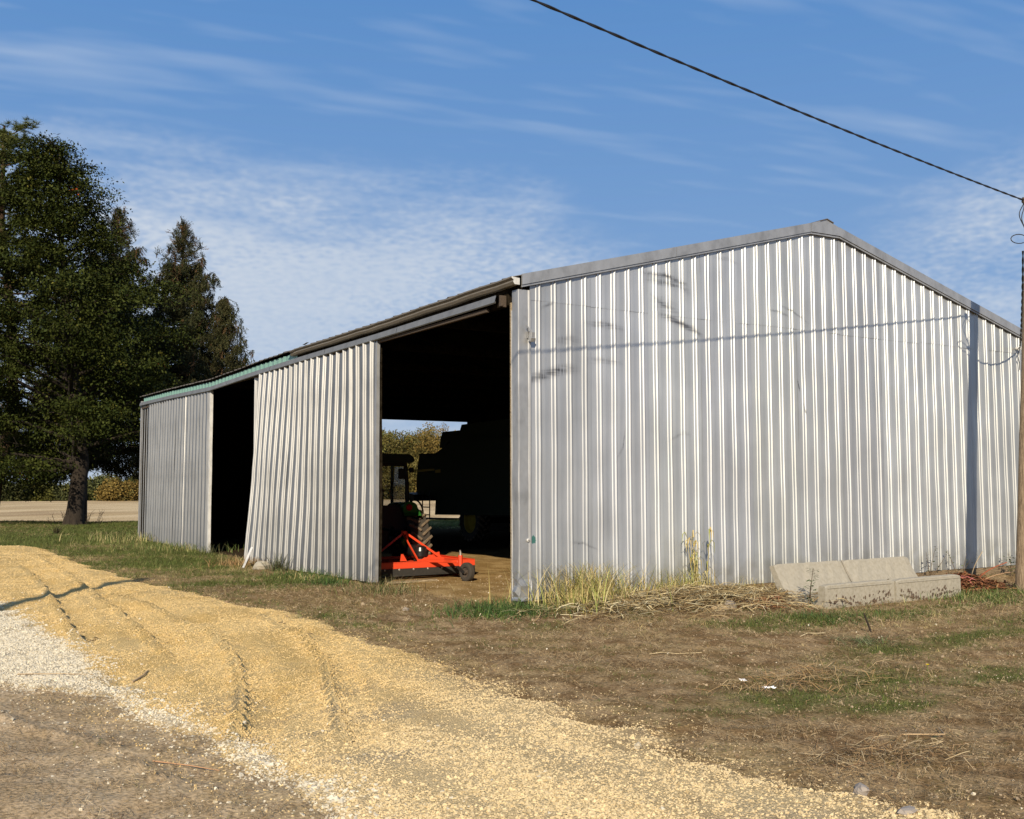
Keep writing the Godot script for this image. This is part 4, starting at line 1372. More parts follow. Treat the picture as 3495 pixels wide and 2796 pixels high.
# ---------------------------------------------------------------- yard things
func build_bunks() -> void:
	# concrete feed bunks with a J-shaped section, end to end
	var sec := PackedVector2Array([Vector2(0.0, 0.0), Vector2(0.0, 0.315), Vector2(-0.012, 0.333), Vector2(-0.10, 0.335), Vector2(-0.112, 0.32), Vector2(-0.13, 0.10), Vector2(-0.19, 0.07), Vector2(-0.36, 0.06), Vector2(-0.50, 0.085), Vector2(-0.63, 0.15), Vector2(-0.74, 0.26), Vector2(-0.83, 0.39), Vector2(-0.905, 0.535), Vector2(-0.925, 0.555), Vector2(-0.99, 0.545), Vector2(-0.995, 0.525), Vector2(-0.90, 0.30), Vector2(-0.78, 0.10), Vector2(-0.70, 0.0)])
	var xs := [3.53, 5.01, 6.58]
	var what := ["concrete feed bunk section with the stained end, left of the pair by the gable", "concrete feed bunk section nearer the utility pole, right of the pair by the gable"]
	for k in 2:
		var t := thing("feed_bunk", what[k], "feed bunk", Vector3(xs[k], -0.14, 2.12), 0.018 if k == 0 else 0.032, "concrete feed bunks against the gable")
		var ln: float = xs[k + 1] - xs[k] - 0.012
		var b := MB.new()
		var n := 14
		for i in n:
			for j in sec.size():
				var p := sec[j]
				var q := sec[(j + 1) % sec.size()]
				var v: Array[Vector3] = []
				for w in [[p, i], [q, i], [q, i + 1], [p, i + 1]]:
					var f: float = w[1] / float(n)
					var x: float = ln * f
					# a rounded end on each lip
					var r := 0.0
					if w[1] == 0 or w[1] == n:
						r = 0.018
					var yy: float = w[0].y - (r if w[0].y > 0.2 else 0.0)
					var wob: float = nz.g3.get_noise_3d(x * 3.0 + k * 9.0, w[0].y * 3.0, w[0].x * 3.0) * 0.010
					v.append(Vector3(x, maxf(yy + wob, 0.0), w[0].x + wob))
				b.quad(v[0], v[1], v[2], v[3], _bunk_out(sec, j))
		for e in [0.0, ln]:
			var ix := Geometry2D.triangulate_polygon(sec)
			for i in range(0, ix.size(), 3):
				var v: Array[Vector3] = []
				for j in 3:
					var p := sec[ix[i + j]]
					var yy := p.y - (0.018 if p.y > 0.2 else 0.0)
					var wob: float = nz.g3.get_noise_3d(e * 3.0 + k * 9.0, p.y * 3.0, p.x * 3.0) * 0.010
					v.append(Vector3(e, maxf(yy + wob, 0.0), p.x + wob))
				b.tri(v[0], v[1], v[2], Vector3(-1.0 if e == 0.0 else 1.0, 0, 0))
		# print of the lip's inner bead
		var o := obj("trough", b, M.concrete, t)
		var bd := MB.new()
		bd.box(Vector3(ln / 2, 0.285, 0.004), Vector3(ln - 0.10, 0.010, 0.012), Basis.IDENTITY, 0.003)
		obj("bead", bd, M.concrete, t)
		var sr := RandomNumberGenerator.new()
		sr.seed = 70 + k
		var sm := MB.new()
		for i in 80:
			var f := sr.randf()
			var x := ln * (0.03 + 0.94 * f)
			if k == 0 and f < 0.02:
				continue
			var y := 0.05 + 0.12 * pow(sr.randf(), 1.6) + 0.06 * sin(f * 9.0 + k) * 0.5
			var rr := sr.randf_range(0.006, 0.022)
			var tall := sr.randf_range(0.8, 1.8)
			var n2 := 8
			var ring: Array[Vector3] = []
			for q in n2:
				var a := TAU * q / n2
				var e := rr * sr.randf_range(0.55, 1.2)
				ring.append(Vector3(x + cos(a) * e, maxf(y + sin(a) * e * tall, 0.012), 0.0125))
			for q in n2:
				sm.tri(Vector3(x, y, 0.0125), ring[q], ring[(q + 1) % n2], Vector3(0, 0, 1))
		stuff(obj("stain", sm, M.stain, o))
		if k == 0:
			var jt := MB.new()
			for i in sec.size():
				if i >= 3 and i <= 13:
					var p := sec[i]
					var q := sec[i + 1]
					jt.quad(Vector3(ln - 0.025, p.y + 0.004, p.x + 0.004), Vector3(ln + 0.03, p.y + 0.004, p.x + 0.004), Vector3(ln + 0.03, q.y + 0.004, q.x + 0.004), Vector3(ln - 0.025, q.y + 0.004, q.x + 0.004), Vector3(0, 1, 0.4))
			obj("mortar_joint", jt, M.mortar, o)


func _bunk_out(sec: PackedVector2Array, j: int) -> Vector3:
	var p := sec[j]
	var q := sec[(j + 1) % sec.size()]
	var area := 0.0
	for i in sec.size():
		var a := sec[i]
		var b := sec[(i + 1) % sec.size()]
		area += a.x * b.y - b.x * a.y
	var o := Vector2(q.y - p.y, p.x - q.x) * signf(area)
	return Vector3(0, o.y, o.x)


func pole_at(h: float) -> Vector3:
	return Vector3(8.13, -0.2, 2.12) + Vector3(0.85, 0, 0.53) * (0.058 * h) + Vector3(0, h, 0)


func wire_tube(pts: Array, r: float, twist: float, pitch: float, strands: int) -> MB:
	var b := MB.new()
	for s in strands:
		var out: Array = []
		var run := 0.0
		for i in pts.size():
			if i > 0:
				run += pts[i].distance_to(pts[i - 1])
			var d: Vector3 = (pts[mini(i + 1, pts.size() - 1)] - pts[maxi(i - 1, 0)]).normalized()
			var x := Vector3.UP.cross(d).normalized()
			var y := d.cross(x)
			var a := TAU * (run / pitch + s / float(strands))
			out.append(pts[i] + (x * cos(a) + y * sin(a)) * twist)
		b.tube(out, same(out.size(), r), 6)
	return b


func catenary(a: Vector3, b: Vector3, drop: float, n: int) -> Array:
	var o: Array = []
	for i in n + 1:
		var t := i / float(n)
		o.append(a.lerp(b, t) - Vector3(0, drop * 4.0 * t * (1.0 - t), 0))
	return o


func build_lines() -> void:
	var p := thing("utility_pole", "weathered grey wooden utility pole at the right corner of the gable", "pole", Vector3(8.13, -0.3, 2.12))
	var b := MB.new()
	var pts: Array = []
	var rad: Array = []
	for i in 26:
		var h := 7.4 * i / 25.0
		pts.append(pole_at(h - 0.1) - p.position)
		rad.append(0.145 - 0.006 * h + 0.002 * sin(h * 3.1))
	b.tube(pts, rad, 20)
	obj("shaft", b, M.pole_wood, p)
	var hook := pole_at(6.33) - p.position
	var hw := MB.new()
	hw.rod(hook + Vector3(0.05, 0, 0), hook + Vector3(-0.26, 0.0, -0.0), 0.012, 8)
	hw.lathe([Vector2(0.0, -0.05), Vector2(0.03, -0.045), Vector2(0.04, -0.01), Vector2(0.028, 0.0), Vector2(0.04, 0.01), Vector2(0.03, 0.045), Vector2(0.0, 0.05)], hook + Vector3(-0.24, 0.02, 0), Vector3(0, 1, 0), 12)
	obj("insulator", hw, M.rust, p)
	var h2 := MB.new()
	var at2 := pole_at(5.75) - p.position
	h2.rod(at2, at2 + Vector3(-0.20, 0.0, 0.02), 0.012, 8)
	h2.box(at2 + Vector3(-0.19, 0.0, 0.02), Vector3(0.05, 0.06, 0.05), Basis.IDENTITY, 0.01)
	obj("bracket", h2, M.rust, p)

	var end := pole_at(6.33) + Vector3(-0.25, 0.02, 0.0)
	var far := Vector3(-13.4, 6.25, 6.05)
	var w := thing("power_line", "black twisted overhead cable crossing the sky down to the utility pole", "cable", end)
	var sp: Array = catenary(end, far, 0.16, 700)
	for i in sp.size():
		sp[i] -= end
	obj("strands", wire_tube(sp, 0.0095, 0.0058, 0.62, 2), M.cable, w)
	# loops of slack at the pole
	for k in 3:
		var loop: Array = []
		var low := pole_at(5.78) + Vector3(-0.18, 0.0, 0.03 * k)
		for i in 15:
			var t := i / 14.0
			var q := end.lerp(low, t)
			q += Vector3(-0.85, 0, -0.53) * (0.03 + 0.05 * k) * sin(t * PI) * (1.0 if k < 2 else -1.2) + Vector3(0.03 * sin(t * 9.0 + k), 0, 0)
			loop.append(q - end)
		var lb := MB.new()
		lb.tube(loop, same(15, 0.008), 6)
		obj("slack_loop", lb, M.cable, w)
	var curl := MB.new()
	var cc := pole_at(5.72) + Vector3(-0.28, 0.0, -0.05) - end
	var ring: Array = []
	for i in 15:
		var a := TAU * 0.85 * i / 14.0
		ring.append(cc + Vector3(0.85, 0, 0.53) * cos(a) * 0.13 + Vector3(0, sin(a) * 0.075, 0))
	curl.tube(ring, same(15, 0.008), 6)
	obj("slack_loop", curl, M.cable, w)

	var from := pole_at(5.55) + Vector3(-0.10, 0, -0.09)
	var to := Vector3(11.50, 4.21, 0.10)
	var d := thing("service_drop", "thin black cable sagging from the pole to the gable's right end", "cable", to)
	var dp: Array = catenary(from, to, 0.22, 160)
	for i in dp.size():
		dp[i] -= to
	obj("strands", wire_tube(dp, 0.008, 0.008, 0.5, 2), M.cable, d)
	var ins := MB.new()
	ins.lathe([Vector2(0, -0.05), Vector2(0.035, -0.045), Vector2(0.022, 0.0), Vector2(0.035, 0.045), Vector2(0, 0.05)], Vector3(0, 0, -0.02), Vector3(0, 0, 1), 12)
	ins.rod(Vector3(0, 0, -0.10), Vector3(0, 0, 0.0), 0.012, 8)
	obj("insulator", ins, M.white_trim, d)
	var tail := MB.new()
	tail.tube([Vector3(0, 0, 0), Vector3(-0.05, -0.16, -0.01), Vector3(0.02, -0.30, -0.03), Vector3(0.05, -0.42, -0.05)], [0.008, 0.008, 0.008, 0.008], 6)
	obj("cable_tail", tail, M.cable, d)

	var q := thing("utility_pole", "wooden utility pole left of the view that holds the other end of the cable", "pole", Vector3(-13.4, -0.3, 6.05))
	var qb := MB.new()
	qb.tube([Vector3(0, 0, 0), Vector3(0, 3.8, 0), Vector3(0, 8.45, 0)], [0.16, 0.15, 0.13], 16)
	obj("shaft", qb, M.pole_wood, q)
	var qc := MB.new()
	qc.rod(Vector3(0.0, 6.55, 0), Vector3(0.16, 6.55, 0), 0.012, 8)
	obj("insulator", qc, M.rust, q)


func rock_mesh(sd: int, squash := 0.65, detail := 1) -> MB:
	var b := MB.new()
	var r := RandomNumberGenerator.new()
	r.seed = sd
	var f := noise(FastNoiseLite.TYPE_SIMPLEX, 0.9, 2, sd)
	var nx := 4 + detail * 3
	var ny := 3 + detail * 2
	var cuts: Array = []
	for i in 7:
		cuts.append([Vector3(r.randf_range(-1, 1), r.randf_range(-1, 1), r.randf_range(-1, 1)).normalized(), r.randf_range(0.5, 0.82)])
	var pt := func(i: int, j: int) -> Vector3:
		var a := TAU * (i % nx) / nx + 0.3 * j
		var e := -PI / 2 + PI * j / ny
		var d := Vector3(cos(e) * cos(a), sin(e), cos(e) * sin(a))
		var l := 1.0 + 0.25 * f.get_noise_3d(d.x * 1.3, d.y * 1.3, d.z * 1.3)
		for c in cuts:
			var k: float = d.dot(c[0]) * l
			if k > c[1]:
				l *= c[1] / k
		return d * l * Vector3(1, squash, 0.85)
	for j in ny:
		for i in nx:
			var a: Vector3 = pt.call(i, j)
			var c: Vector3 = pt.call(i + 1, j)
			var d: Vector3 = pt.call(i + 1, j + 1)
			var e: Vector3 = pt.call(i, j + 1)
			if j > 0:
				b.tri(a, c, d, a + c + d)
			if j < ny - 1:
				b.tri(a, d, e, a + d + e)
	return b


func lump(called: String, label: String, cat: String, x: float, z: float, size: Vector3, m: Material, sd: int, turn := 0.0, lift := 0.3, group := "") -> void:
	var b := rock_mesh(sd, 1.0, 1)
	for i in b.v.size():
		b.v[i] *= size
	var o := obj(called, b, m)
	o.position = Vector3(x, top_h(x, z) + size.y * lift, z)
	o.rotation.y = turn
	tag(o, label, cat, group)


func stick(called: String, label: String, cat: String, pts: Array, r0: float, r1: float, m: Material, group := "") -> void:
	var b := MB.new()
	var rad: Array = []
	for i in pts.size():
		rad.append(lerpf(r0, r1, i / float(pts.size() - 1)))
	var base: Vector3 = pts[0]
	var loc: Array = []
	for q in pts:
		loc.append(q - base)
	b.tube(loc, rad, 6)
	var o := obj(called, b, m)
	o.position = base
	tag(o, label, cat, group)


func gp(x: float, z: float, lift := 0.01) -> Vector3:
	return Vector3(x, top_h(x, z) + lift, z)


func build_small() -> void:
	lump("concrete_lump", "pale concrete lump at the foot of the kicked-out sliding door", "concrete", -0.80, -8.55, Vector3(0.27, 0.13, 0.2), M.concrete, 41, 0.4, 0.3)
	lump("limestone_rock", "grey broken rock at the edge of the gravel, bottom right", "rock", -3.02, 8.12, Vector3(0.095, 0.045, 0.07), M.grey_rock, 42, 0.5, 0.25)
	lump("limestone_rock", "flat dusty rock sunk in the gravel beside the broken grey rock", "rock", -3.2, 8.55, Vector3(0.09, 0.022, 0.06), M.grey_rock, 43, 0.2, 0.2)
	lump("limestone_rock", "small pale rock standing on the ragged right edge of the yellow gravel", "rock", -3.55, 6.9, Vector3(0.035, 0.03, 0.03), M.pale_rock, 44, 0.2, 0.6)
	lump("limestone_rock", "rough rock in the straw left of the feed bunk", "rock", 2.15, 1.75, Vector3(0.16, 0.09, 0.11), M.grey_rock, 45, 0.9, 0.4)
	lump("foam_lump", "crumbled cream lump on the straw heap beside the rough rock", "foam", 1.85, 1.85, Vector3(0.17, 0.08, 0.10), M.cream, 46, 0.1, 0.4)
	lump("foam_lump", "crumbled cream lump just left of the feed bunk's open end", "foam", 2.75, 1.55, Vector3(0.24, 0.09, 0.12), M.cream, 47, 0.6, 0.4)
	lump("dirt_clod", "small stone on the bare earth before the mower", "stone", -1.55, -0.4, Vector3(0.07, 0.035, 0.06), M.grey_rock, 48, 0.6, 0.4)
	# scraps of white plastic on the grass
	for k in 2:
		var b := MB.new()
		var n := 7
		var r := RandomNumberGenerator.new()
		r.seed = 60 + k
		var hs := PackedFloat32Array()
		for i in (n + 1) * 4:
			hs.append(r.randf() * 0.018)
		for i in n:
			for j in 3:
				if (i == 0 or i == n - 1) and j == (k + i) % 3:
					continue
				var f := func(a: int, c: int) -> Vector3: return Vector3((a / float(n) - 0.5) * (0.115 if k == 1 else 0.075) + 0.006 * sin(c * 2.0), hs[a * 4 + c], (c / 3.0 - 0.5) * 0.05 + 0.008 * sin(a * 1.7))
				b.quad(f.call(i, j), f.call(i + 1, j), f.call(i + 1, j + 1), f.call(i, j + 1), Vector3.UP)
		var o := obj("plastic_scrap", b, M.white_plastic)
		o.position = gp(-1.29 if k == 0 else -1.38, 5.47 if k == 0 else 5.86, 0.022)
		o.rotation.y = -0.5
		tag(o, ["small crumpled white scrap on grass, farther from the camera of the two", "longer torn white scrap on grass, nearer the camera of the two"][k], "litter", "white scraps on the grass")
	# dry stalks and sticks
	stick("dry_stalk", "long straight pale stalk lying on bare earth", "stalk", [gp(-1.0, 3.9), gp(-0.86, 3.93, 0.016), gp(-0.72, 3.98, 0.012), gp(-0.5, 4.1)], 0.0045, 0.003, M.straw)
	stick("dry_stalk", "pale split stalk lying on the grass before the feed bunk", "stalk", [gp(1.0, 4.0, 0.015), gp(1.18, 3.94, 0.022), gp(1.36, 3.90, 0.022), gp(1.55, 3.85, 0.015)], 0.005, 0.010, M.straw)
	stick("dry_stalk", "thin pale stalk leaning across the dry grass at the right edge", "stalk", [gp(1.3, 7.55, 0.015), gp(1.6, 7.2, 0.025), gp(1.9, 6.9, 0.02)], 0.004, 0.003, M.straw)
	stick("twig", "short dark twig sticking up out of the grass", "twig", [gp(2.04, 4.09, -0.02), gp(2.0, 4.07, 0.10), gp(1.96, 4.05, 0.20)], 0.014, 0.008, M.bark)
	stick("twig", "forked brown twig on bare earth, lower right", "twig", [gp(-1.75, 7.4, 0.012), gp(-1.52, 7.55, 0.02), gp(-1.40, 7.42, 0.03)], 0.007, 0.005, M.twig)
	stick("twig", "reddish thin twig lying on the earth between white stones", "twig", [gp(-6.05, 5.4, 0.01), gp(-5.9, 5.65, 0.012), gp(-5.78, 5.85, 0.01)], 0.005, 0.003, M.red_bark)
	stick("twig", "brown twig lying across the white gravel", "twig", [gp(-6.4, 1.9, 0.01), gp(-6.1, 2.1, 0.015), gp(-5.85, 2.3, 0.01)], 0.005, 0.003, M.twig)
	stick("bark_strip", "short stick where the white gravel meets the yellow", "twig", [gp(-5.62, 2.75, 0.01), gp(-5.5, 2.6, 0.015), gp(-5.42, 2.42, 0.012)], 0.009, 0.006, M.twig)
	# a loose strip of metal leaning by the kicked-out door
	var ls := MB.new()
	ls.bar(Vector3(0, 0, 0), Vector3(0.27, 0.40, -0.28), 0.05, 0.008)
	var lo := obj("metal_strip", ls, M.white_trim)
	lo.position = gp(-1.02, -9.0, 0.0)
	tag(lo, "loose pale metal strip leaning at the foot of the kicked-out door", "strip")
	# scraps on the shed floor
	var sc := MB.new()
	sc.box(Vector3(0, 0.02, 0), Vector3(0.20, 0.03, 0.10), Basis.from_euler(Vector3(0.1, 0.4, 0.12)), 0.006)
	sc.box(Vector3(0.06, 0.045, 0.0), Vector3(0.10, 0.02, 0.05), Basis.from_euler(Vector3(0, 0.9, 0.2)), 0.004)
	var so := obj("floor_scrap", sc, M.red_scrap)
	so.position = gp(1.95, -3.1, 0.0)
	tag(so, "small dark red scrap on the sunlit shed floor", "scrap")
	var lb := MB.new()
	lb.box(Vector3(0, 0.02, 0), Vector3(0.95, 0.035, 0.10), Basis.from_euler(Vector3(0, 0.06, 0)), 0.006)
	var lbo := obj("board", lb, M.pale_wood)
	lbo.position = gp(0.62, -4.55, 0.0)
	tag(lbo, "pale board lying on the ground under the mower's rear skirt", "board")


# ---------------------------------------------------------------- plants
func leaf_spray(sd: int, count: int, reach: float, long: float, wide: float, flat := 1.0) -> ArrayMesh:
	var r := RandomNumberGenerator.new()
	r.seed = sd
	var b := MB.new()
	for i in count:
		var d := Vector3(r.randfn(), r.randfn() * flat, r.randfn()).normalized()
		var p := d * reach * pow(r.randf(), 0.5)
		p.y *= flat
		var g := (d + Vector3(r.randf_range(-0.6, 0.6), r.randf_range(-0.9, 0.3), r.randf_range(-0.6, 0.6))).normalized()
		var s := g.cross(Vector3(r.randf_range(-0.6, 0.6), 1, r.randf_range(-0.6, 0.6))).normalized()
		var l := long * r.randf_range(0.7, 1.25)
		var w := wide * r.randf_range(0.7, 1.2)
		var k := r.randf_range(0.72, 1.25)
		b.col = Color(k, k, k * 0.95)
		var m := s.cross(g).normalized()
		var up := m * l * 0.12
		b.tri_n(p, p + g * l * 0.5 + s * w + up, p + g * l, m, m, m)
		b.tri_n(p, p + g * l, p + g * l * 0.5 - s * w + up, m, m, m)
	return b.mesh()


func needle_spray(sd: int, count: int, long: float, wide: float, hang: float) -> ArrayMesh:
	# a twig that hangs along -y with needles all round it
	var r := RandomNumberGenerator.new()
	r.seed = sd
	var b := MB.new()
	for k in 3:
		var tip := Vector3(r.randf_range(-0.25, 0.25), -hang * r.randf_range(0.7, 1.1), r.randf_range(-0.25, 0.25))
		var org := Vector3(r.randf_range(-0.08, 0.08), 0, r.randf_range(-0.08, 0.08))
		b.col = Color(0.8, 0.7, 0.6)
		b.blade([org, tip], [0.012, 0.006], Vector3(1, 0, 0))
		for i in count:
			var t := r.randf()
			var p := org.lerp(tip, t)
			var a := r.randf() * TAU
			var d := (Vector3(cos(a), -0.9, sin(a))).normalized()
			var s := d.cross(Vector3(r.randf() - 0.5, r.randf() - 0.5, r.randf() - 0.5)).normalized()
			var l := long * r.randf_range(0.7, 1.2)
			var q := r.randf_range(0.7, 1.25)
			b.col = Color(q, q, q)
			var m := s.cross(d).normalized()
			b.tri_n(p - s * wide, p + s * wide, p + d * l, m, m, m)
	return b.mesh()


func pine_tuft(sd: int, count: int, long: float, wide: float) -> ArrayMesh:
	var r := RandomNumberGenerator.new()
	r.seed = sd
	var b := MB.new()
	for k in 4:
		var c := Vector3(r.randf_range(-0.22, 0.22), r.randf_range(-0.12, 0.12), r.randf_range(-0.22, 0.22))
		for i in count:
			var d := Vector3(r.randfn(), absf(r.randfn()) * 0.8 - 0.1, r.randfn()).normalized()
			var s := d.cross(Vector3(r.randfn(), r.randfn(), r.randfn())).normalized()
			var q := r.randf_range(0.7, 1.3)
			b.col = Color(q, q, q)
			var m := s.cross(d).normalized()
			b.tri_n(c - s * wide, c + s * wide, c + d * long * r.randf_range(0.75, 1.15), m, m, m)
	return b.mesh()


func turn_any(r: RandomNumberGenerator, s: float) -> Basis:
	return Basis.from_euler(Vector3(r.randf() * TAU, r.randf() * TAU, r.randf() * TAU)).scaled(Vector3(s, s, s))


func turn_up(r: RandomNumberGenerator, s: float, tilt := 0.25) -> Basis:
	return Basis.from_euler(Vector3(r.randf_range(-tilt, tilt), r.randf() * TAU, r.randf_range(-tilt, tilt))).scaled(Vector3(s, s, s))


func bark_tube(b: MB, pts: Array, rad: Array, sides: int, rough := 0.08) -> void:
	var start := b.v.size()
	b.tube(pts, rad, sides, false)
	for i in range(start, b.v.size()):
		b.v[i] += b.n[i] * rough * nz.g3.get_noise_3d(b.v[i].x * 6.0, b.v[i].y * 0.9, b.v[i].z * 6.0)


func build_broadleaf() -> void:
	var x := 0.2
	var z := -37.4
	var g := ground_h(x, z)
	var t := thing("broadleaf_tree", "big dark green broadleaf tree with a thick dark trunk on the lawn", "tree", Vector3(x, g, z))
	var r := RandomNumberGenerator.new()
	r.seed = 77
	var view := Vector3(0.848, 0, 0.53)
	var tb := MB.new()
	bark_tube(tb, [Vector3(0, -0.3, 0), Vector3(0.02, 0.15, 0), Vector3(0.08, 0.8, 0), Vector3(0.16, 1.8, 0), Vector3(0.22, 2.8, 0.05), Vector3(0.05, 4.5, 0.1), Vector3(-0.3, 7.5, 0.1), Vector3(-0.7, 11.0, 0), Vector3(-1.0, 14.5, 0)], [0.50, 0.42, 0.36, 0.335, 0.36, 0.28, 0.22, 0.14, 0.05], 14, 0.06)
	for k in 9:
		var a := TAU * k / 9.0 + 0.2
		bark_tube(tb, [Vector3(cos(a) * 0.62, -0.2, sin(a) * 0.62), Vector3(cos(a) * 0.38, 0.06, sin(a) * 0.38), Vector3(cos(a) * 0.24, 0.5, sin(a) * 0.24)], [0.05, 0.11, 0.10], 8, 0.03)
	obj("trunk", tb, M.bark, t)
	var limbs := MB.new()
	var sprays: Array[Copies] = [Copies.new(), Copies.new(), Copies.new()]
	# crown half width and sideways shift against height
	var width := [Vector2(2.2, 3.6), Vector2(3.5, 4.6), Vector2(5.0, 5.2), Vector2(7.5, 5.3), Vector2(10.0, 5.1), Vector2(11.5, 3.8), Vector2(13.0, 2.5), Vector2(15.0, 1.9), Vector2(16.2, 1.2), Vector2(17.3, 0.3)]
	var shift := [Vector2(2.0, -0.4), Vector2(6.0, -0.3), Vector2(10.0, -0.4), Vector2(13.0, -1.0), Vector2(17.0, -1.5)]
	var n := 112
	for k in n:
		var h := lerpf(2.9, 17.0, pow((k + r.randf()) / n, 1.12))
		var a := k * 2.39996 + r.randf_range(-0.4, 0.4)
		var w: float = pw(h, width)
		var dir := Vector3(cos(a), 0, sin(a))
		var reach := w * r.randf_range(0.62, 1.06)
		if h < 4.6 and dir.dot(view) > -0.3:
			continue
		if h < 5.2 and dir.dot(view) < -0.5:
			h -= 1.0
		var mid: Vector3 = view * pw(h, shift)
		var root := Vector3(pw(h, [Vector2(2.8, 0.2), Vector2(7.5, -0.3), Vector2(14.5, -1.0)]), maxf(h - reach * 0.34, 2.4 + 0.02 * k), 0.05)
		var tip := mid + dir * reach + Vector3(0, h - 0.16 * reach * (1.0 if h < 6.0 else 0.2), 0)
		var elbow := root.lerp(tip, 0.5) + Vector3(r.randf_range(-0.3, 0.3), 0.35, r.randf_range(-0.3, 0.3))
		limbs.tube([root, elbow, tip], [0.045 + 0.015 * reach, 0.03 + 0.006 * reach, 0.012], 6, false)
		var size := 0.75 + 0.16 * w
		var m := int(46 + 17 * w)
		for i in m:
			# pads of leaves, flat and layered, thick towards the tip
			var f := 0.30 + 0.75 * sqrt(r.randf())
			var c := root.lerp(tip, minf(f, 1.05)) if f < 0.5 else elbow.lerp(tip, minf((f - 0.5) / 0.5, 1.1))
			var o := Vector3(r.randfn() * size * 0.50, r.randfn() * 0.15 + 0.08, r.randfn() * size * 0.50)
			o.y -= 0.10 * Vector2(o.x, o.z).length()
			var p := c + o
			var sh := r.randf_range(0.6, 1.25)
			var col := Color(0.026, 0.037, 0.009).lerp(Color(0.050, 0.058, 0.013), r.randf())
			var dice := r.randf()
			if dice < 0.0005:
				col = Color(0.30, 0.06, 0.02)
			elif dice < 0.012:
				col = Color(0.10, 0.095, 0.02)
			sprays[i % 3].add(turn_up(r, r.randf_range(0.75, 1.15), 0.5), p, Color(col.r * sh, col.g * sh, col.b * sh))
		if k % 3 == 0:
			var tw := elbow.lerp(tip, 0.4)
			limbs.tube([tw, tw + Vector3(r.randfn() * 0.6, r.randf_range(-0.4, 0.5), r.randfn() * 0.6)], [0.02, 0.006], 5, false)
	# bare twigs that hang below the crown
	for k in 40:
		var a := r.randf() * TAU
		var p := Vector3(cos(a) * r.randf_range(0.6, 3.4), r.randf_range(3.4, 6.0), sin(a) * r.randf_range(0.6, 3.4))
		var q := p + Vector3(r.randfn() * 0.7, r.randf_range(-0.8, -0.1), r.randfn() * 0.7)
		limbs.tube([p, (p + q) / 2 + Vector3(0, 0.12, 0), q], [0.018, 0.012, 0.004], 5, false)
	obj("limbs", limbs, M.bark, t)
	for k in 3:
		stuff(put("crown", sprays[k].node(leaf_spray(800 + k, 13, 0.34, 0.135, 0.042, 0.55), M.leaf), t))
	# low sprouts round the foot
	var sp := Copies.new()
	var stems := MB.new()
	for k in 16:
		var a := r.randf() * TAU
		var d := view * (-0.75 if k % 2 == 0 else 0.95) + Vector3(cos(a) * 0.35, 0, sin(a) * 0.35)
		var p := d + Vector3(0, r.randf_range(0.1, 0.6), 0)
		stems.tube([Vector3(d.x * 0.8, -0.05, d.z * 0.8), p, p + Vector3(r.randfn() * 0.12, 0.15, r.randfn() * 0.12)], [0.012, 0.008, 0.003], 4, false)
		sp.add(turn_any(r, 0.34), p, Color(0.05, 0.035, 0.014))
	obj("sprouts", stems, M.bark, t)
	stuff(put("sprout_leaves", sp.node(leaf_spray(811, 9, 0.3, 0.12, 0.035), M.leaf), t))


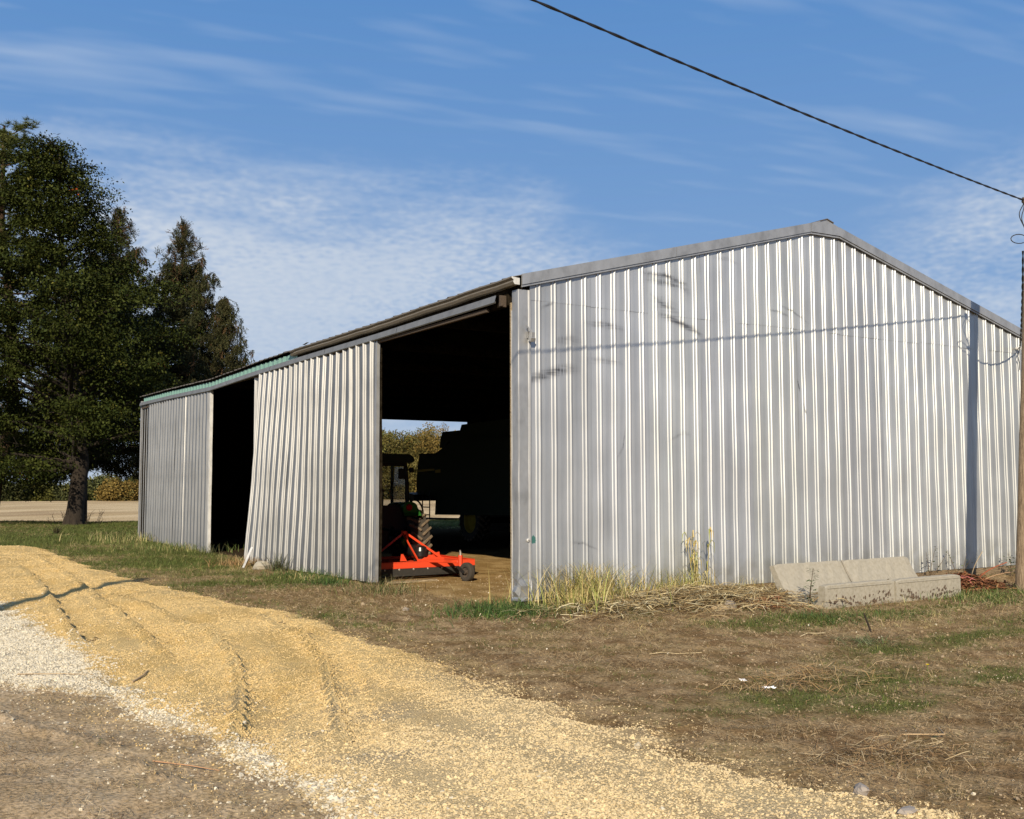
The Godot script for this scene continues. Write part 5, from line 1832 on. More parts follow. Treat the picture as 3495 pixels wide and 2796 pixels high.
func build_spruce(called_label: String, x: float, z: float, top: float, half: float, sd: int, lean: float, brown: float, side_top := false, power := 0.9) -> void:
	var g := ground_h(x, z)
	var t := thing("spruce_tree", called_label, "tree", Vector3(x, g - 0.05, z), 0.0, "")
	var r := RandomNumberGenerator.new()
	r.seed = sd
	var hgt := top - g
	var view := Vector3(0.848, 0, 0.53)
	var tr := MB.new()
	bark_tube(tr, [Vector3(0, -0.2, 0), Vector3(0, hgt * 0.5, 0), Vector3(lean, hgt, 0)], [0.34, 0.2, 0.02], 10, 0.04)
	obj("trunk", tr, M.bark, t)
	var br := MB.new()
	var sp: Array[Copies] = [Copies.new(), Copies.new()]
	var n := int(hgt * 13.0)
	for k in n:
		var f := (k + r.randf()) / n
		var h := lerpf(4.4, hgt - 0.15, f)
		var a := k * 2.39996 + r.randf_range(-0.5, 0.5)
		var prof := pow(1.0 - f, power)
		var reach := half * prof * r.randf_range(0.55, 1.12) + 0.10
		var dir := Vector3(cos(a), 0, sin(a))
		var c := Vector3(lean * f, h, 0)
		var bend := lerpf(0.42, -0.25, clampf(1.0 - f * 1.1, 0, 1))
		var tip := c + dir * reach + Vector3(0, reach * bend, 0)
		var mid := c.lerp(tip, 0.55) - Vector3(0, reach * 0.10, 0)
		br.tube([c, mid, tip], [0.02 + 0.014 * reach, 0.015, 0.006], 5, false)
		var m := int(4 + reach * 12.5)
		for i in m:
			var u := 0.12 + 0.9 * pow(r.randf(), 0.7)
			var p := c.lerp(mid, u / 0.55) if u < 0.55 else mid.lerp(tip, minf((u - 0.55) / 0.45, 1.05))
			p += Vector3(r.randfn() * 0.13 * reach * 0.5, r.randf_range(-0.12, 0.06), r.randfn() * 0.13 * reach * 0.5)
			var sh := r.randf_range(0.6, 1.3)
			var col := Color(0.032, 0.040, 0.018).lerp(Color(0.066, 0.064, 0.029), r.randf())
			if r.randf() < brown * (0.35 + 1.4 * f * f):
				col = Color(0.14, 0.085, 0.045)
			var bs := turn_up(r, r.randf_range(0.7, 1.15), 0.45)
			if f > 0.82:
				bs = bs * Basis.from_euler(Vector3(r.randf_range(1.6, 3.0), r.randf() * TAU, 0)) * Basis.from_scale(Vector3(0.6, 0.75, 0.6))
			sp[i % 2].add(bs, p, Color(col.r * sh, col.g * sh, col.b * sh))
	if side_top:
		# a second leader on the right with drooping boughs below it
		for k in 95:
			var f := k / 95.0
			var h := lerpf(4.8, 12.5, f)
			var c := view * (2.3 - 0.1 * f) + Vector3(0, h, 0)
			var a := k * 2.39996
			var reach := 3.0 * pow(1.0 - f, 0.95) * r.randf_range(0.6, 1.1) + 0.15
			var tip := c + Vector3(cos(a), 0, sin(a)) * reach + Vector3(0, reach * lerpf(-0.1, 0.5, f), 0)
			br.tube([c, tip], [0.018, 0.006], 5, false)
			for i in int(4 + reach * 10.0):
				var p := c.lerp(tip, 0.1 + 0.95 * r.randf()) + Vector3(r.randfn() * 0.09, r.randf_range(-0.12, 0.05), r.randfn() * 0.09)
				var sh := r.randf_range(0.6, 1.3)
				var col := Color(0.038, 0.044, 0.019).lerp(Color(0.068, 0.064, 0.028), r.randf())
				if r.randf() < brown * 0.7:
					col = Color(0.15, 0.09, 0.05)
				sp[i % 2].add(turn_up(r, r.randf_range(0.65, 1.05), 0.5), p, Color(col.r * sh, col.g * sh, col.b * sh))
		br.tube([Vector3(0.2, 3.6, 0), view * 1.6 + Vector3(0, 4.2, 0), view * 2.5 + Vector3(0, 5.5, 0), view * 2.2 + Vector3(0, 12.5, 0)], [0.12, 0.10, 0.07, 0.01], 7, false)
		for k in 5:
			var c := Vector3(0.0, 5.4 + k * 0.25, 0)
			var tip := view * (4.1 + 0.35 * (k % 3)) + Vector3(0, 5.0 + 0.42 * k, 0) + Vector3(0.4 * r.randfn(), 0, 0.4 * r.randfn())
			br.tube([c, c.lerp(tip, 0.6) - Vector3(0, 0.35, 0), tip], [0.06, 0.04, 0.01], 5, false)
			for i in 60:
				var u := 0.45 + 0.58 * r.randf()
				var p := c.lerp(tip, u) + Vector3(r.randfn() * 0.16, -0.35 * (1.0 - absf(u - 0.6) * 2.0) + r.randf_range(-0.15, 0.1), r.randfn() * 0.16)
				var sh := r.randf_range(0.6, 1.3)
				sp[i % 2].add(turn_up(r, r.randf_range(0.7, 1.1), 0.5), p, Color(0.072 * sh, 0.07 * sh, 0.028 * sh))
	obj("boughs", br, M.bark, t)
	for k in 2:
		stuff(put("crown", sp[k].node(needle_spray(820 + k, 15, 0.15, 0.016, 0.5), M.leaf), t))


func build_pine() -> void:
	var x := -2.75
	var z := -41.0
	var g := ground_h(x, z)
	var t := thing("pine_tree", "tall pine with bunched needles and a leaning trunk at the far left", "tree", Vector3(x, g, z))
	var r := RandomNumberGenerator.new()
	r.seed = 99
	var tr := MB.new()
	bark_tube(tr, [Vector3(-0.1, -0.3, 0), Vector3(0.0, 0.4, 0), Vector3(0.12, 2.0, 0), Vector3(0.75, 4.8, 0), Vector3(0.6, 9.0, 0), Vector3(0.0, 14.0, 0), Vector3(0, 18.6, 0)], [0.48, 0.34, 0.30, 0.27, 0.22, 0.14, 0.03], 12, 0.06)
	obj("trunk", tr, M.pine_bark, t)
	var br := MB.new()
	var tf: Array[Copies] = [Copies.new(), Copies.new()]
	for k in 86:
		var f := k / 86.0
		var h := lerpf(3.2, 18.4, f)
		var a := k * 2.39996 + r.randf_range(-0.4, 0.4)
		var reach := lerpf(4.2, 1.2, f) * r.randf_range(0.45, 1.0)
		if h < 6.0:
			reach *= 0.75
		var c := Vector3(pw(h, [Vector2(2.0, 0.12), Vector2(4.8, 0.75), Vector2(9.0, 0.6), Vector2(14.0, 0.0)]), h, 0)
		var tip := c + Vector3(cos(a), 0, sin(a)) * reach + Vector3(0, reach * lerpf(-0.05, 0.45, f), 0)
		br.tube([c, c.lerp(tip, 0.5) - Vector3(0, 0.06 * reach, 0), tip], [0.03 + 0.016 * reach, 0.025, 0.012], 6, false)
		for i in int(8 + reach * 7.0):
			var p := c.lerp(tip, 0.45 + 0.6 * pow(r.randf(), 0.7)) + Vector3(r.randfn() * 0.22, r.randfn() * 0.12 + 0.05, r.randfn() * 0.22)
			var sh := r.randf_range(0.65, 1.25)
			var col := Color(0.060, 0.080, 0.022).lerp(Color(0.095, 0.100, 0.03), r.randf())
			tf[i % 2].add(turn_up(r, r.randf_range(0.8, 1.25), 0.35), p, Color(col.r * sh, col.g * sh, col.b * sh))
	obj("limbs", br, M.pine_bark, t)
	for k in 2:
		stuff(put("crown", tf[k].node(pine_tuft(840 + k, 26, 0.24, 0.010), M.leaf), t))


func field_h(x: float, z: float) -> float:
	return -0.97 + 0.16 * nz.g1.get_noise_2d(x * 0.25, z * 0.25)


func build_far_trees() -> void:
	var r := RandomNumberGenerator.new()
	r.seed = 123
	var meshes: Array = [leaf_spray(860, 26, 0.85, 0.42, 0.14, 0.8), leaf_spray(861, 26, 0.85, 0.36, 0.11, 0.9)]
	var kinds := [
		["dark green", Color(0.088, 0.090, 0.030)],
		["yellow green", Color(0.100, 0.100, 0.026)],
		["olive brown", Color(0.095, 0.080, 0.026)],
		["ochre yellow", Color(0.165, 0.115, 0.034)],
		["grey green", Color(0.080, 0.088, 0.036)],
	]
	var n := 0
	for row in 2:
		var count_in_row := 0
		for k in 44:
			if (k > 17 and k < 24) or k > 34:
				continue
			var az := deg_to_rad(1.5 + (k + 0.5 * row + r.randf_range(-0.25, 0.25)) * 0.76)
			var dist := 186.0 + row * 9.0 + r.randf_range(-3.0, 3.0)
			var deg := rad_to_deg(az)
			# low scrub beyond the left of the field, taller wood beyond the shed
			var tall := lerpf(1.9, 11.0, ss(15.0, 22.0, deg)) * r.randf_range(0.78, 1.15) + row * 0.9
			if deg > 9.5 and deg < 12.6:
				tall += 1.0
			var kind: int = [0, 0, 4, 2, 1][r.randi() % 5] if deg < 15.0 else [0, 1, 4, 1, 2, 3][r.randi() % 6]
			if deg > 10.5 and deg < 13.0 and row == 0:
				kind = 3
			if row == 1:
				kind = [0, 4, 0, 1][r.randi() % 4]
			var x := CAM.x + sin(az) * dist
			var z := CAM.z - cos(az) * dist
			var y := field_h(x, z)
			var spread := tall * r.randf_range(0.30, 0.42) + 0.5
			var t := thing("field_tree", "", "tree", Vector3(x, y - 0.05, z), 0.0, "trees along the far edge of the field")
			n += 1
			var trunk := MB.new()
			trunk.tube([Vector3(0, -0.3, 0), Vector3(0.1, tall * 0.4, 0), Vector3(0, tall * 0.85, 0)], [0.16, 0.11, 0.03], 6, false)
			obj("trunk", trunk, M.pale_bark if r.randf() < 0.4 else M.bark, t)
			var cp := Copies.new()
			var m := int(90 + tall * 34.0)
			var lobes: Array = []
			for i in 9:
				var f := (i + 0.5) / 9.0
				var a := i * 2.4 + r.randf()
				var wr := spread * (0.35 + 0.65 * sin(PI * clampf(0.12 + f * 0.86, 0, 1))) * 0.72
				lobes.append([Vector3(cos(a) * wr, tall * (0.12 + 0.80 * f), sin(a) * wr), spread * r.randf_range(0.30, 0.5)])
			for i in m:
				var l: Array = lobes[i % 9]
				var d := Vector3(r.randfn(), r.randfn() * 0.85, r.randfn())
				var p: Vector3 = l[0] + d * l[1] * 0.62
				p.y = maxf(p.y, 0.25)
				var sh := r.randf_range(0.6, 1.35)
				var col: Color = kinds[kind][1]
				if r.randf() < 0.12:
					col = col.lerp(kinds[r.randi() % 5][1], 0.7)
				cp.add(turn_any(r, r.randf_range(0.7, 1.15)), p, Color(col.r * sh, col.g * sh, col.b * sh))
			stuff(put("crown", cp.node(meshes[kind % 2], M.leaf), t))
			var size: String = "low" if tall < 5.5 else ("middling" if tall < 8.5 else "tall")
			var ord: Array = ["first", "second", "third", "fourth", "fifth", "sixth", "seventh", "eighth", "ninth", "tenth", "eleventh", "twelfth", "thirteenth", "fourteenth", "fifteenth", "sixteenth", "seventeenth", "eighteenth", "nineteenth", "twentieth", "twenty-first", "twenty-second", "twenty-third", "twenty-fourth", "twenty-fifth", "twenty-sixth", "twenty-seventh", "twenty-eighth", "twenty-ninth", "thirtieth"]
			t.set_meta("label", "%s %s tree, %s from the left in the field's %s row" % [size, kinds[kind][0], ord[count_in_row % 30], "back" if row else "front"])
			count_in_row += 1


func blades(count: int, reach: float, high: float, wide: float, lean: float, seed_: int, cols: Array, segs := 4, droop := 0.6) -> MB:
	var r := RandomNumberGenerator.new()
	r.seed = seed_
	var b := MB.new()
	for i in count:
		var a := r.randf() * TAU
		var o := Vector3(r.randfn() * reach * 0.45, -0.02, r.randfn() * reach * 0.45)
		var d := Vector3(cos(a), 0, sin(a)) * lean * r.randf_range(0.2, 1.2)
		var l := high * r.randf_range(0.5, 1.15)
		var pts: Array = []
		var wid: Array = []
		for k in segs + 1:
			var f := k / float(segs)
			pts.append(o + Vector3(0, l * (f - droop * 0.5 * f * f), 0) + d * l * (f * 0.4 + f * f * 0.9))
			wid.append(wide * (1.0 - 0.85 * f) * r.randf_range(0.8, 1.1))
		var c: Color = cols[r.randi() % cols.size()]
		var sh := r.randf_range(0.7, 1.3)
		b.col = Color(c.r * sh, c.g * sh, c.b * sh)
		b.blade(pts, wid, Vector3(-sin(a), 0, cos(a)))
	return b


const G_LUSH := [Color(0.055, 0.10, 0.025), Color(0.07, 0.12, 0.03), Color(0.045, 0.085, 0.03), Color(0.10, 0.13, 0.04)]
const G_DRY := [Color(0.46, 0.36, 0.16), Color(0.38, 0.30, 0.12), Color(0.52, 0.44, 0.22), Color(0.30, 0.27, 0.09), Color(0.28, 0.30, 0.09)]
const G_STRAW := [Color(0.46, 0.37, 0.20), Color(0.36, 0.27, 0.13), Color(0.52, 0.45, 0.28), Color(0.27, 0.19, 0.09), Color(0.20, 0.13, 0.06)]
const G_BROWN := [Color(0.17, 0.07, 0.035), Color(0.22, 0.09, 0.04), Color(0.12, 0.05, 0.025), Color(0.28, 0.16, 0.07)]


func clump(called: String, label: String, cat: String, x: float, z: float, b: MB, turn := 0.0, group := "") -> void:
	var o := obj(called, b, M.grass)
	o.position = Vector3(x, top_h(x, z) - 0.01, z)
	o.rotation.y = turn
	tag(o, label, cat, group)


func lying(count: int, rx: float, rz: float, pile: float, long: float, wide: float, seed_: int, cols: Array) -> MB:
	# stalks strewn flat over a low heap
	var r := RandomNumberGenerator.new()
	r.seed = seed_
	var b := MB.new()
	for i in count:
		var p := Vector3(r.randfn() * rx * 0.5, 0, r.randfn() * rz * 0.5)
		var k := exp(-(p.x * p.x / (rx * rx) + p.z * p.z / (rz * rz)) * 1.6)
		p.y = pile * k * r.randf_range(0.35, 1.0) + 0.012
		var a := r.randfn() * 0.7 + (0.0 if r.randf() < 0.6 else 1.5)
		var d := Vector3(cos(a), r.randfn() * 0.12, sin(a)) * long * r.randf_range(0.3, 1.1)
		var s := d.cross(Vector3(r.randfn() * 0.4, 1, r.randfn() * 0.4)).normalized()
		var c: Color = cols[r.randi() % cols.size()]
		var sh := r.randf_range(0.7, 1.25)
		b.col = Color(c.r * sh, c.g * sh, c.b * sh)
		var bow := Vector3(r.randfn() * 0.05, absf(r.randfn()) * 0.03, r.randfn() * 0.05)
		b.blade([p - d * 0.5, p - d * 0.15 + bow, p + d * 0.2 + bow, p + d * 0.5], [wide * 0.6, wide, wide, wide * 0.3], s)
	return b


func build_weeds() -> void:
	clump("grass_clump", "lush dark green grass clump at the foot of the shed's front corner", "grass clump", -0.55, 0.35, blades(1300, 0.85, 0.24, 0.006, 0.8, 1, G_LUSH))
	clump("weed_clump", "tall yellow dry grass clump against the gable beside the corner trim", "weed clump", 0.85, 0.22, blades(900, 0.85, 0.72, 0.008, 0.6, 2, G_DRY, 5, 0.5))
	clump("weed_clump", "bent yellowed foxtail clump before the corner grass", "weed clump", 0.25, 0.95, blades(160, 0.6, 0.36, 0.008, 1.3, 3, [Color(0.34, 0.30, 0.09), Color(0.12, 0.15, 0.04), Color(0.40, 0.33, 0.12)], 5, 1.1))
	clump("weed_clump", "dry weed clump under the middle of the gable, left of the tall stalk", "weed clump", 2.3, 0.18, blades(420, 1.0, 0.42, 0.007, 0.7, 4, G_DRY))
	clump("tall_weed", "tall dry weed with curled pale leaves standing against the gable", "weed", 3.02, 0.22, _tall_weed(5))
	clump("weed_clump", "pale curled weed just left of the tall dry stalk", "weed clump", 2.62, 0.2, blades(240, 0.5, 0.52, 0.008, 0.5, 6, G_DRY, 5, 0.4))
	clump("weed_clump", "thin dry grass at the gable's foot left of the feed bunk", "weed clump", 3.9, 0.2, blades(120, 0.5, 0.34, 0.005, 0.55, 7, G_DRY))
	clump("grass_clump", "half dry grass clump by the near edge of the sliding door", "grass clump", -0.75, -2.9, blades(420, 0.75, 0.34, 0.006, 0.9, 8, [Color(0.13, 0.14, 0.05), Color(0.30, 0.24, 0.12), Color(0.06, 0.09, 0.03), Color(0.22, 0.16, 0.09)]))
	clump("grass_clump", "green grass clump left of the half dry one, under the sliding door", "grass clump", -0.95, -4.6, blades(260, 0.5, 0.30, 0.006, 0.7, 9, G_LUSH))
	clump("grass_clump", "strip of green grass along the foot of the sliding door", "grass clump", -0.75, -6.4, blades(340, 0.9, 0.26, 0.007, 0.9, 10, G_LUSH))
	clump("weed_clump", "straw coloured grass spilling from the middle of the sliding door", "weed clump", -0.8, -5.7, blades(200, 0.6, 0.22, 0.007, 1.1, 11, G_DRY))
	clump("weed_clump", "brown dead grass mound beside the leaning metal strip", "weed clump", -0.9, -9.6, blades(380, 0.8, 0.30, 0.007, 1.2, 12, [Color(0.32, 0.20, 0.09), Color(0.24, 0.14, 0.06), Color(0.40, 0.30, 0.15)]))
	clump("weed_clump", "dark leafy weed at the kicked-out corner of the sliding door", "weed clump", -0.62, -8.0, blades(90, 0.16, 0.42, 0.010, 0.6, 13, [Color(0.05, 0.06, 0.03), Color(0.09, 0.09, 0.04)], 4, 0.2))
	clump("weed_clump", "thin weeds growing in the second opening beside the far door", "weed clump", -0.3, -14.2, blades(60, 0.35, 0.45, 0.005, 0.7, 14, [Color(0.16, 0.16, 0.08), Color(0.08, 0.09, 0.04)]))
	clump("grass_clump", "long grass along the foot of the far door leaf", "grass clump", -0.55, -16.2, blades(520, 1.7, 0.34, 0.009, 0.6, 15, [Color(0.10, 0.13, 0.04), Color(0.26, 0.24, 0.10), Color(0.07, 0.10, 0.03)]))
	clump("weed_clump", "tall seedy grass at the shed's far left corner", "weed clump", -0.6, -21.0, blades(420, 1.6, 0.52, 0.010, 0.45, 16, [Color(0.20, 0.20, 0.08), Color(0.34, 0.29, 0.14), Color(0.10, 0.13, 0.04)]))
	clump("straw_heap", "heap of dead straw and stalks along the gable's foot", "straw", 2.1, 1.15, lying(3200, 2.1, 0.9, 0.20, 0.48, 0.0048, 17, G_STRAW))
	clump("straw_heap", "smaller heap of tangled stalks left of the feed bunk's open end", "straw", 2.75, 1.75, lying(420, 0.5, 0.45, 0.12, 0.4, 0.007, 18, [Color(0.30, 0.15, 0.07), Color(0.44, 0.34, 0.18), Color(0.20, 0.10, 0.05)]))
	clump("leaf_heap", "heap of dead red-brown fern leaves between bunk and pole", "leaf heap", 7.55, 1.45, lying(900, 0.8, 0.45, 0.24, 0.32, 0.012, 19, G_BROWN))
	clump("straw_heap", "matted brown straw on the bare earth near the broken grey rock", "straw", -2.35, 7.75, lying(320, 0.6, 0.36, 0.05, 0.24, 0.0022, 20, [Color(0.27, 0.18, 0.09), Color(0.40, 0.31, 0.18), Color(0.17, 0.10, 0.05)]))
	clump("straw_heap", "low tangle of brown straw in the middle of the yard", "straw", -0.75, 5.75, lying(320, 0.85, 0.45, 0.045, 0.28, 0.0026, 21, [Color(0.25, 0.15, 0.07), Color(0.38, 0.28, 0.15), Color(0.30, 0.20, 0.09)]))
	clump("grass_clump", "combed pale green tuft on the worn grass before the feed bunk", "grass clump", 1.35, 4.55, blades(230, 0.36, 0.20, 0.005, 1.5, 22, [Color(0.14, 0.17, 0.07), Color(0.22, 0.23, 0.11), Color(0.09, 0.12, 0.04)], 5, 1.2))
	clump("grass_clump", "bright green grass clump at the left end of the feed bunk", "grass clump", 2.35, 2.95, blades(360, 0.8, 0.17, 0.006, 0.9, 23, G_LUSH))
	clump("grass_clump", "bright green grass strip before the middle of the feed bunk", "grass clump", 3.5, 2.95, blades(360, 1.0, 0.15, 0.006, 0.9, 24, G_LUSH))
	clump("grass_clump", "green grass strip before the right end of the feed bunk", "grass clump", 6.3, 2.45, blades(520, 1.1, 0.22, 0.006, 0.8, 25, [Color(0.08, 0.12, 0.03), Color(0.30, 0.28, 0.12), Color(0.06, 0.10, 0.03)]))
	clump("grass_clump", "green grass at the foot of the utility pole", "grass clump", 7.9, 2.75, blades(520, 1.0, 0.22, 0.006, 0.8, 26, [Color(0.08, 0.12, 0.03), Color(0.24, 0.24, 0.10), Color(0.06, 0.10, 0.03)]))
	clump("vine", "leafy vine climbing the open left end of the feed bunk", "vine", 3.36, 1.98, _leafy(27, 0.55, 34, Color(0.07, 0.10, 0.04)))
	clump("weed", "dark thin weed behind the feed bunk against the gable", "weed", 8.15, 0.35, _leafy(28, 0.62, 16, Color(0.045, 0.06, 0.03)))
	clump("weed", "leafy sapling under the pole's shadow at the gable's foot", "weed", 9.15, 0.3, _leafy(29, 0.55, 14, Color(0.09, 0.11, 0.03)))
	clump("weed", "small green bush beside the red stalks by the pole", "weed", 10.6, 0.35, _leafy(30, 0.45, 40, Color(0.05, 0.09, 0.03)))
	# big arching dead stalks by the pole
	for k in 3:
		var b := MB.new()
		var bend: float = [0.25, 0.55, 0.62][k]
		b.col = [Color(0.55, 0.42, 0.26), Color(0.32, 0.10, 0.05), Color(0.45, 0.28, 0.16)][k]
		var pts: Array = []
		var wid: Array = []
		for i in 8:
			var f := i / 7.0
			pts.append(Vector3(0.848, 0, 0.53) * bend * f * f * (1.0 if k else 0.9) + Vector3(0, (0.62 - 0.08 * k) * (f - 0.35 * f * f * k * 0.5), 0))
			wid.append([0.022, 0.030, 0.02][k] * (1.0 - 0.3 * f))
			if k == 0 and i < 3:
				pass
		b.blade(pts, wid, Vector3(0.6, 0.2, -0.75).normalized())
		clump("dead_stalk", ["upright pale dead stalk beside the utility pole", "broad arching red dead stalk touching the utility pole", "thin arching tan dead stalk under the red one"][k], "stalk", 7.55 + 0.1 * k, 1.55, b)
	clump("fern_twig", "pinkish curled twig lying on the brown leaf heap", "twig", 7.35, 1.65, lying(14, 0.25, 0.1, 0.3, 0.4, 0.012, 31, [Color(0.42, 0.14, 0.12), Color(0.35, 0.12, 0.09)]))
	clump("weed", "small dead broken weed standing on the far lawn", "weed", -1.9, -27.5, blades(26, 0.12, 0.42, 0.02, 0.8, 32, [Color(0.06, 0.05, 0.03)], 3, 0.2))
	clump("flower", "tiny yellow dandelion flower in the grass right of centre", "flower", 0.55, 5.9, _dandelion())


func _dandelion() -> MB:
	var b := MB.new()
	b.col = Color(0.10, 0.16, 0.04)
	b.tube([Vector3(0, 0, 0), Vector3(0.004, 0.06, 0.0)], [0.003, 0.003], 5)
	b.col = Color(0.75, 0.55, 0.02)
	for i in 14:
		var a := TAU * i / 14.0
		b.blade([Vector3(0.004, 0.06, 0), Vector3(0.004 + cos(a) * 0.016, 0.068, sin(a) * 0.016)], [0.004, 0.003], Vector3(-sin(a), 0, cos(a)))
	return b


func _tall_weed(sd: int) -> MB:
	var r := RandomNumberGenerator.new()
	r.seed = sd
	var b := MB.new()
	for k in 5:
		var lean := Vector3(r.randfn() * 0.07, 0, r.randfn() * 0.04)
		var h := r.randf_range(0.55, 1.02)
		b.col = Color(0.40, 0.33, 0.14)
		b.tube([Vector3(lean.x, 0, lean.z), Vector3(lean.x * 1.6, h * 0.5, lean.z * 1.3), Vector3(lean.x * 2.2 + r.randfn() * 0.03, h, lean.z * 1.6)], [0.007, 0.006, 0.002], 5)
		for i in 16:
			var f := r.randf_range(0.12, 0.98)
			var a := r.randf() * TAU
			var p := Vector3(lean.x * (1.0 + 1.2 * f), h * f, lean.z * (1.0 + 0.6 * f))
			var d := Vector3(cos(a), 0, sin(a)) * 0.5
			var l := r.randf_range(0.10, 0.24)
			var c: Color = G_DRY[r.randi() % 5]
			b.col = c
			b.blade([p, p + d * l * 0.5 + Vector3(0, l * 0.45, 0), p + d * l * 1.0 + Vector3(0, l * 0.25, 0), p + d * l * 1.1 - Vector3(0, l * 0.5, 0)], [0.006, 0.009, 0.008, 0.002], Vector3(-sin(a), 0, cos(a)))
	var more := blades(110, 0.3, 0.3, 0.006, 0.6, sd + 1, G_DRY)
	b.v.append_array(more.v)
	b.n.append_array(more.n)
	b.c.append_array(more.c)
	return b


func _leafy(sd: int, high: float, leaves: int, col: Color) -> MB:
	var r := RandomNumberGenerator.new()
	r.seed = sd
	var b := MB.new()
	for k in 3:
		var tip := Vector3(r.randfn() * 0.14, high * r.randf_range(0.7, 1.05), r.randfn() * 0.08)
		b.col = Color(0.10, 0.07, 0.04)
		b.tube([Vector3(r.randfn() * 0.04, -0.03, 0), tip * 0.5 + Vector3(r.randfn() * 0.04, 0, 0), tip], [0.007, 0.005, 0.002], 5)
		for i in leaves:
			var f := r.randf_range(0.15, 1.0)
			var p := tip * f + Vector3(r.randfn() * 0.035, 0, r.randfn() * 0.035)
			var a := r.randf() * TAU
			var d := Vector3(cos(a), r.randf_range(-0.5, 0.3), sin(a)).normalized()
			var l := r.randf_range(0.035, 0.075)
			var sh := r.randf_range(0.6, 1.4)
			b.col = Color(col.r * sh, col.g * sh, col.b * sh)
			b.blade([p, p + d * l * 0.5, p + d * l], [0.003, l * 0.28, 0.001], Vector3(-sin(a), 0, cos(a)))
	return b


# ---------------------------------------------------------------- gravel, grass and litter: what nobody could count
func in_view(x: float, z: float, slack := 0.06) -> bool:
	var az := atan2(x - CAM.x, CAM.z - z) - 0.5561
	return absf(az) < 0.463 + slack and away(x, z) > 4.0


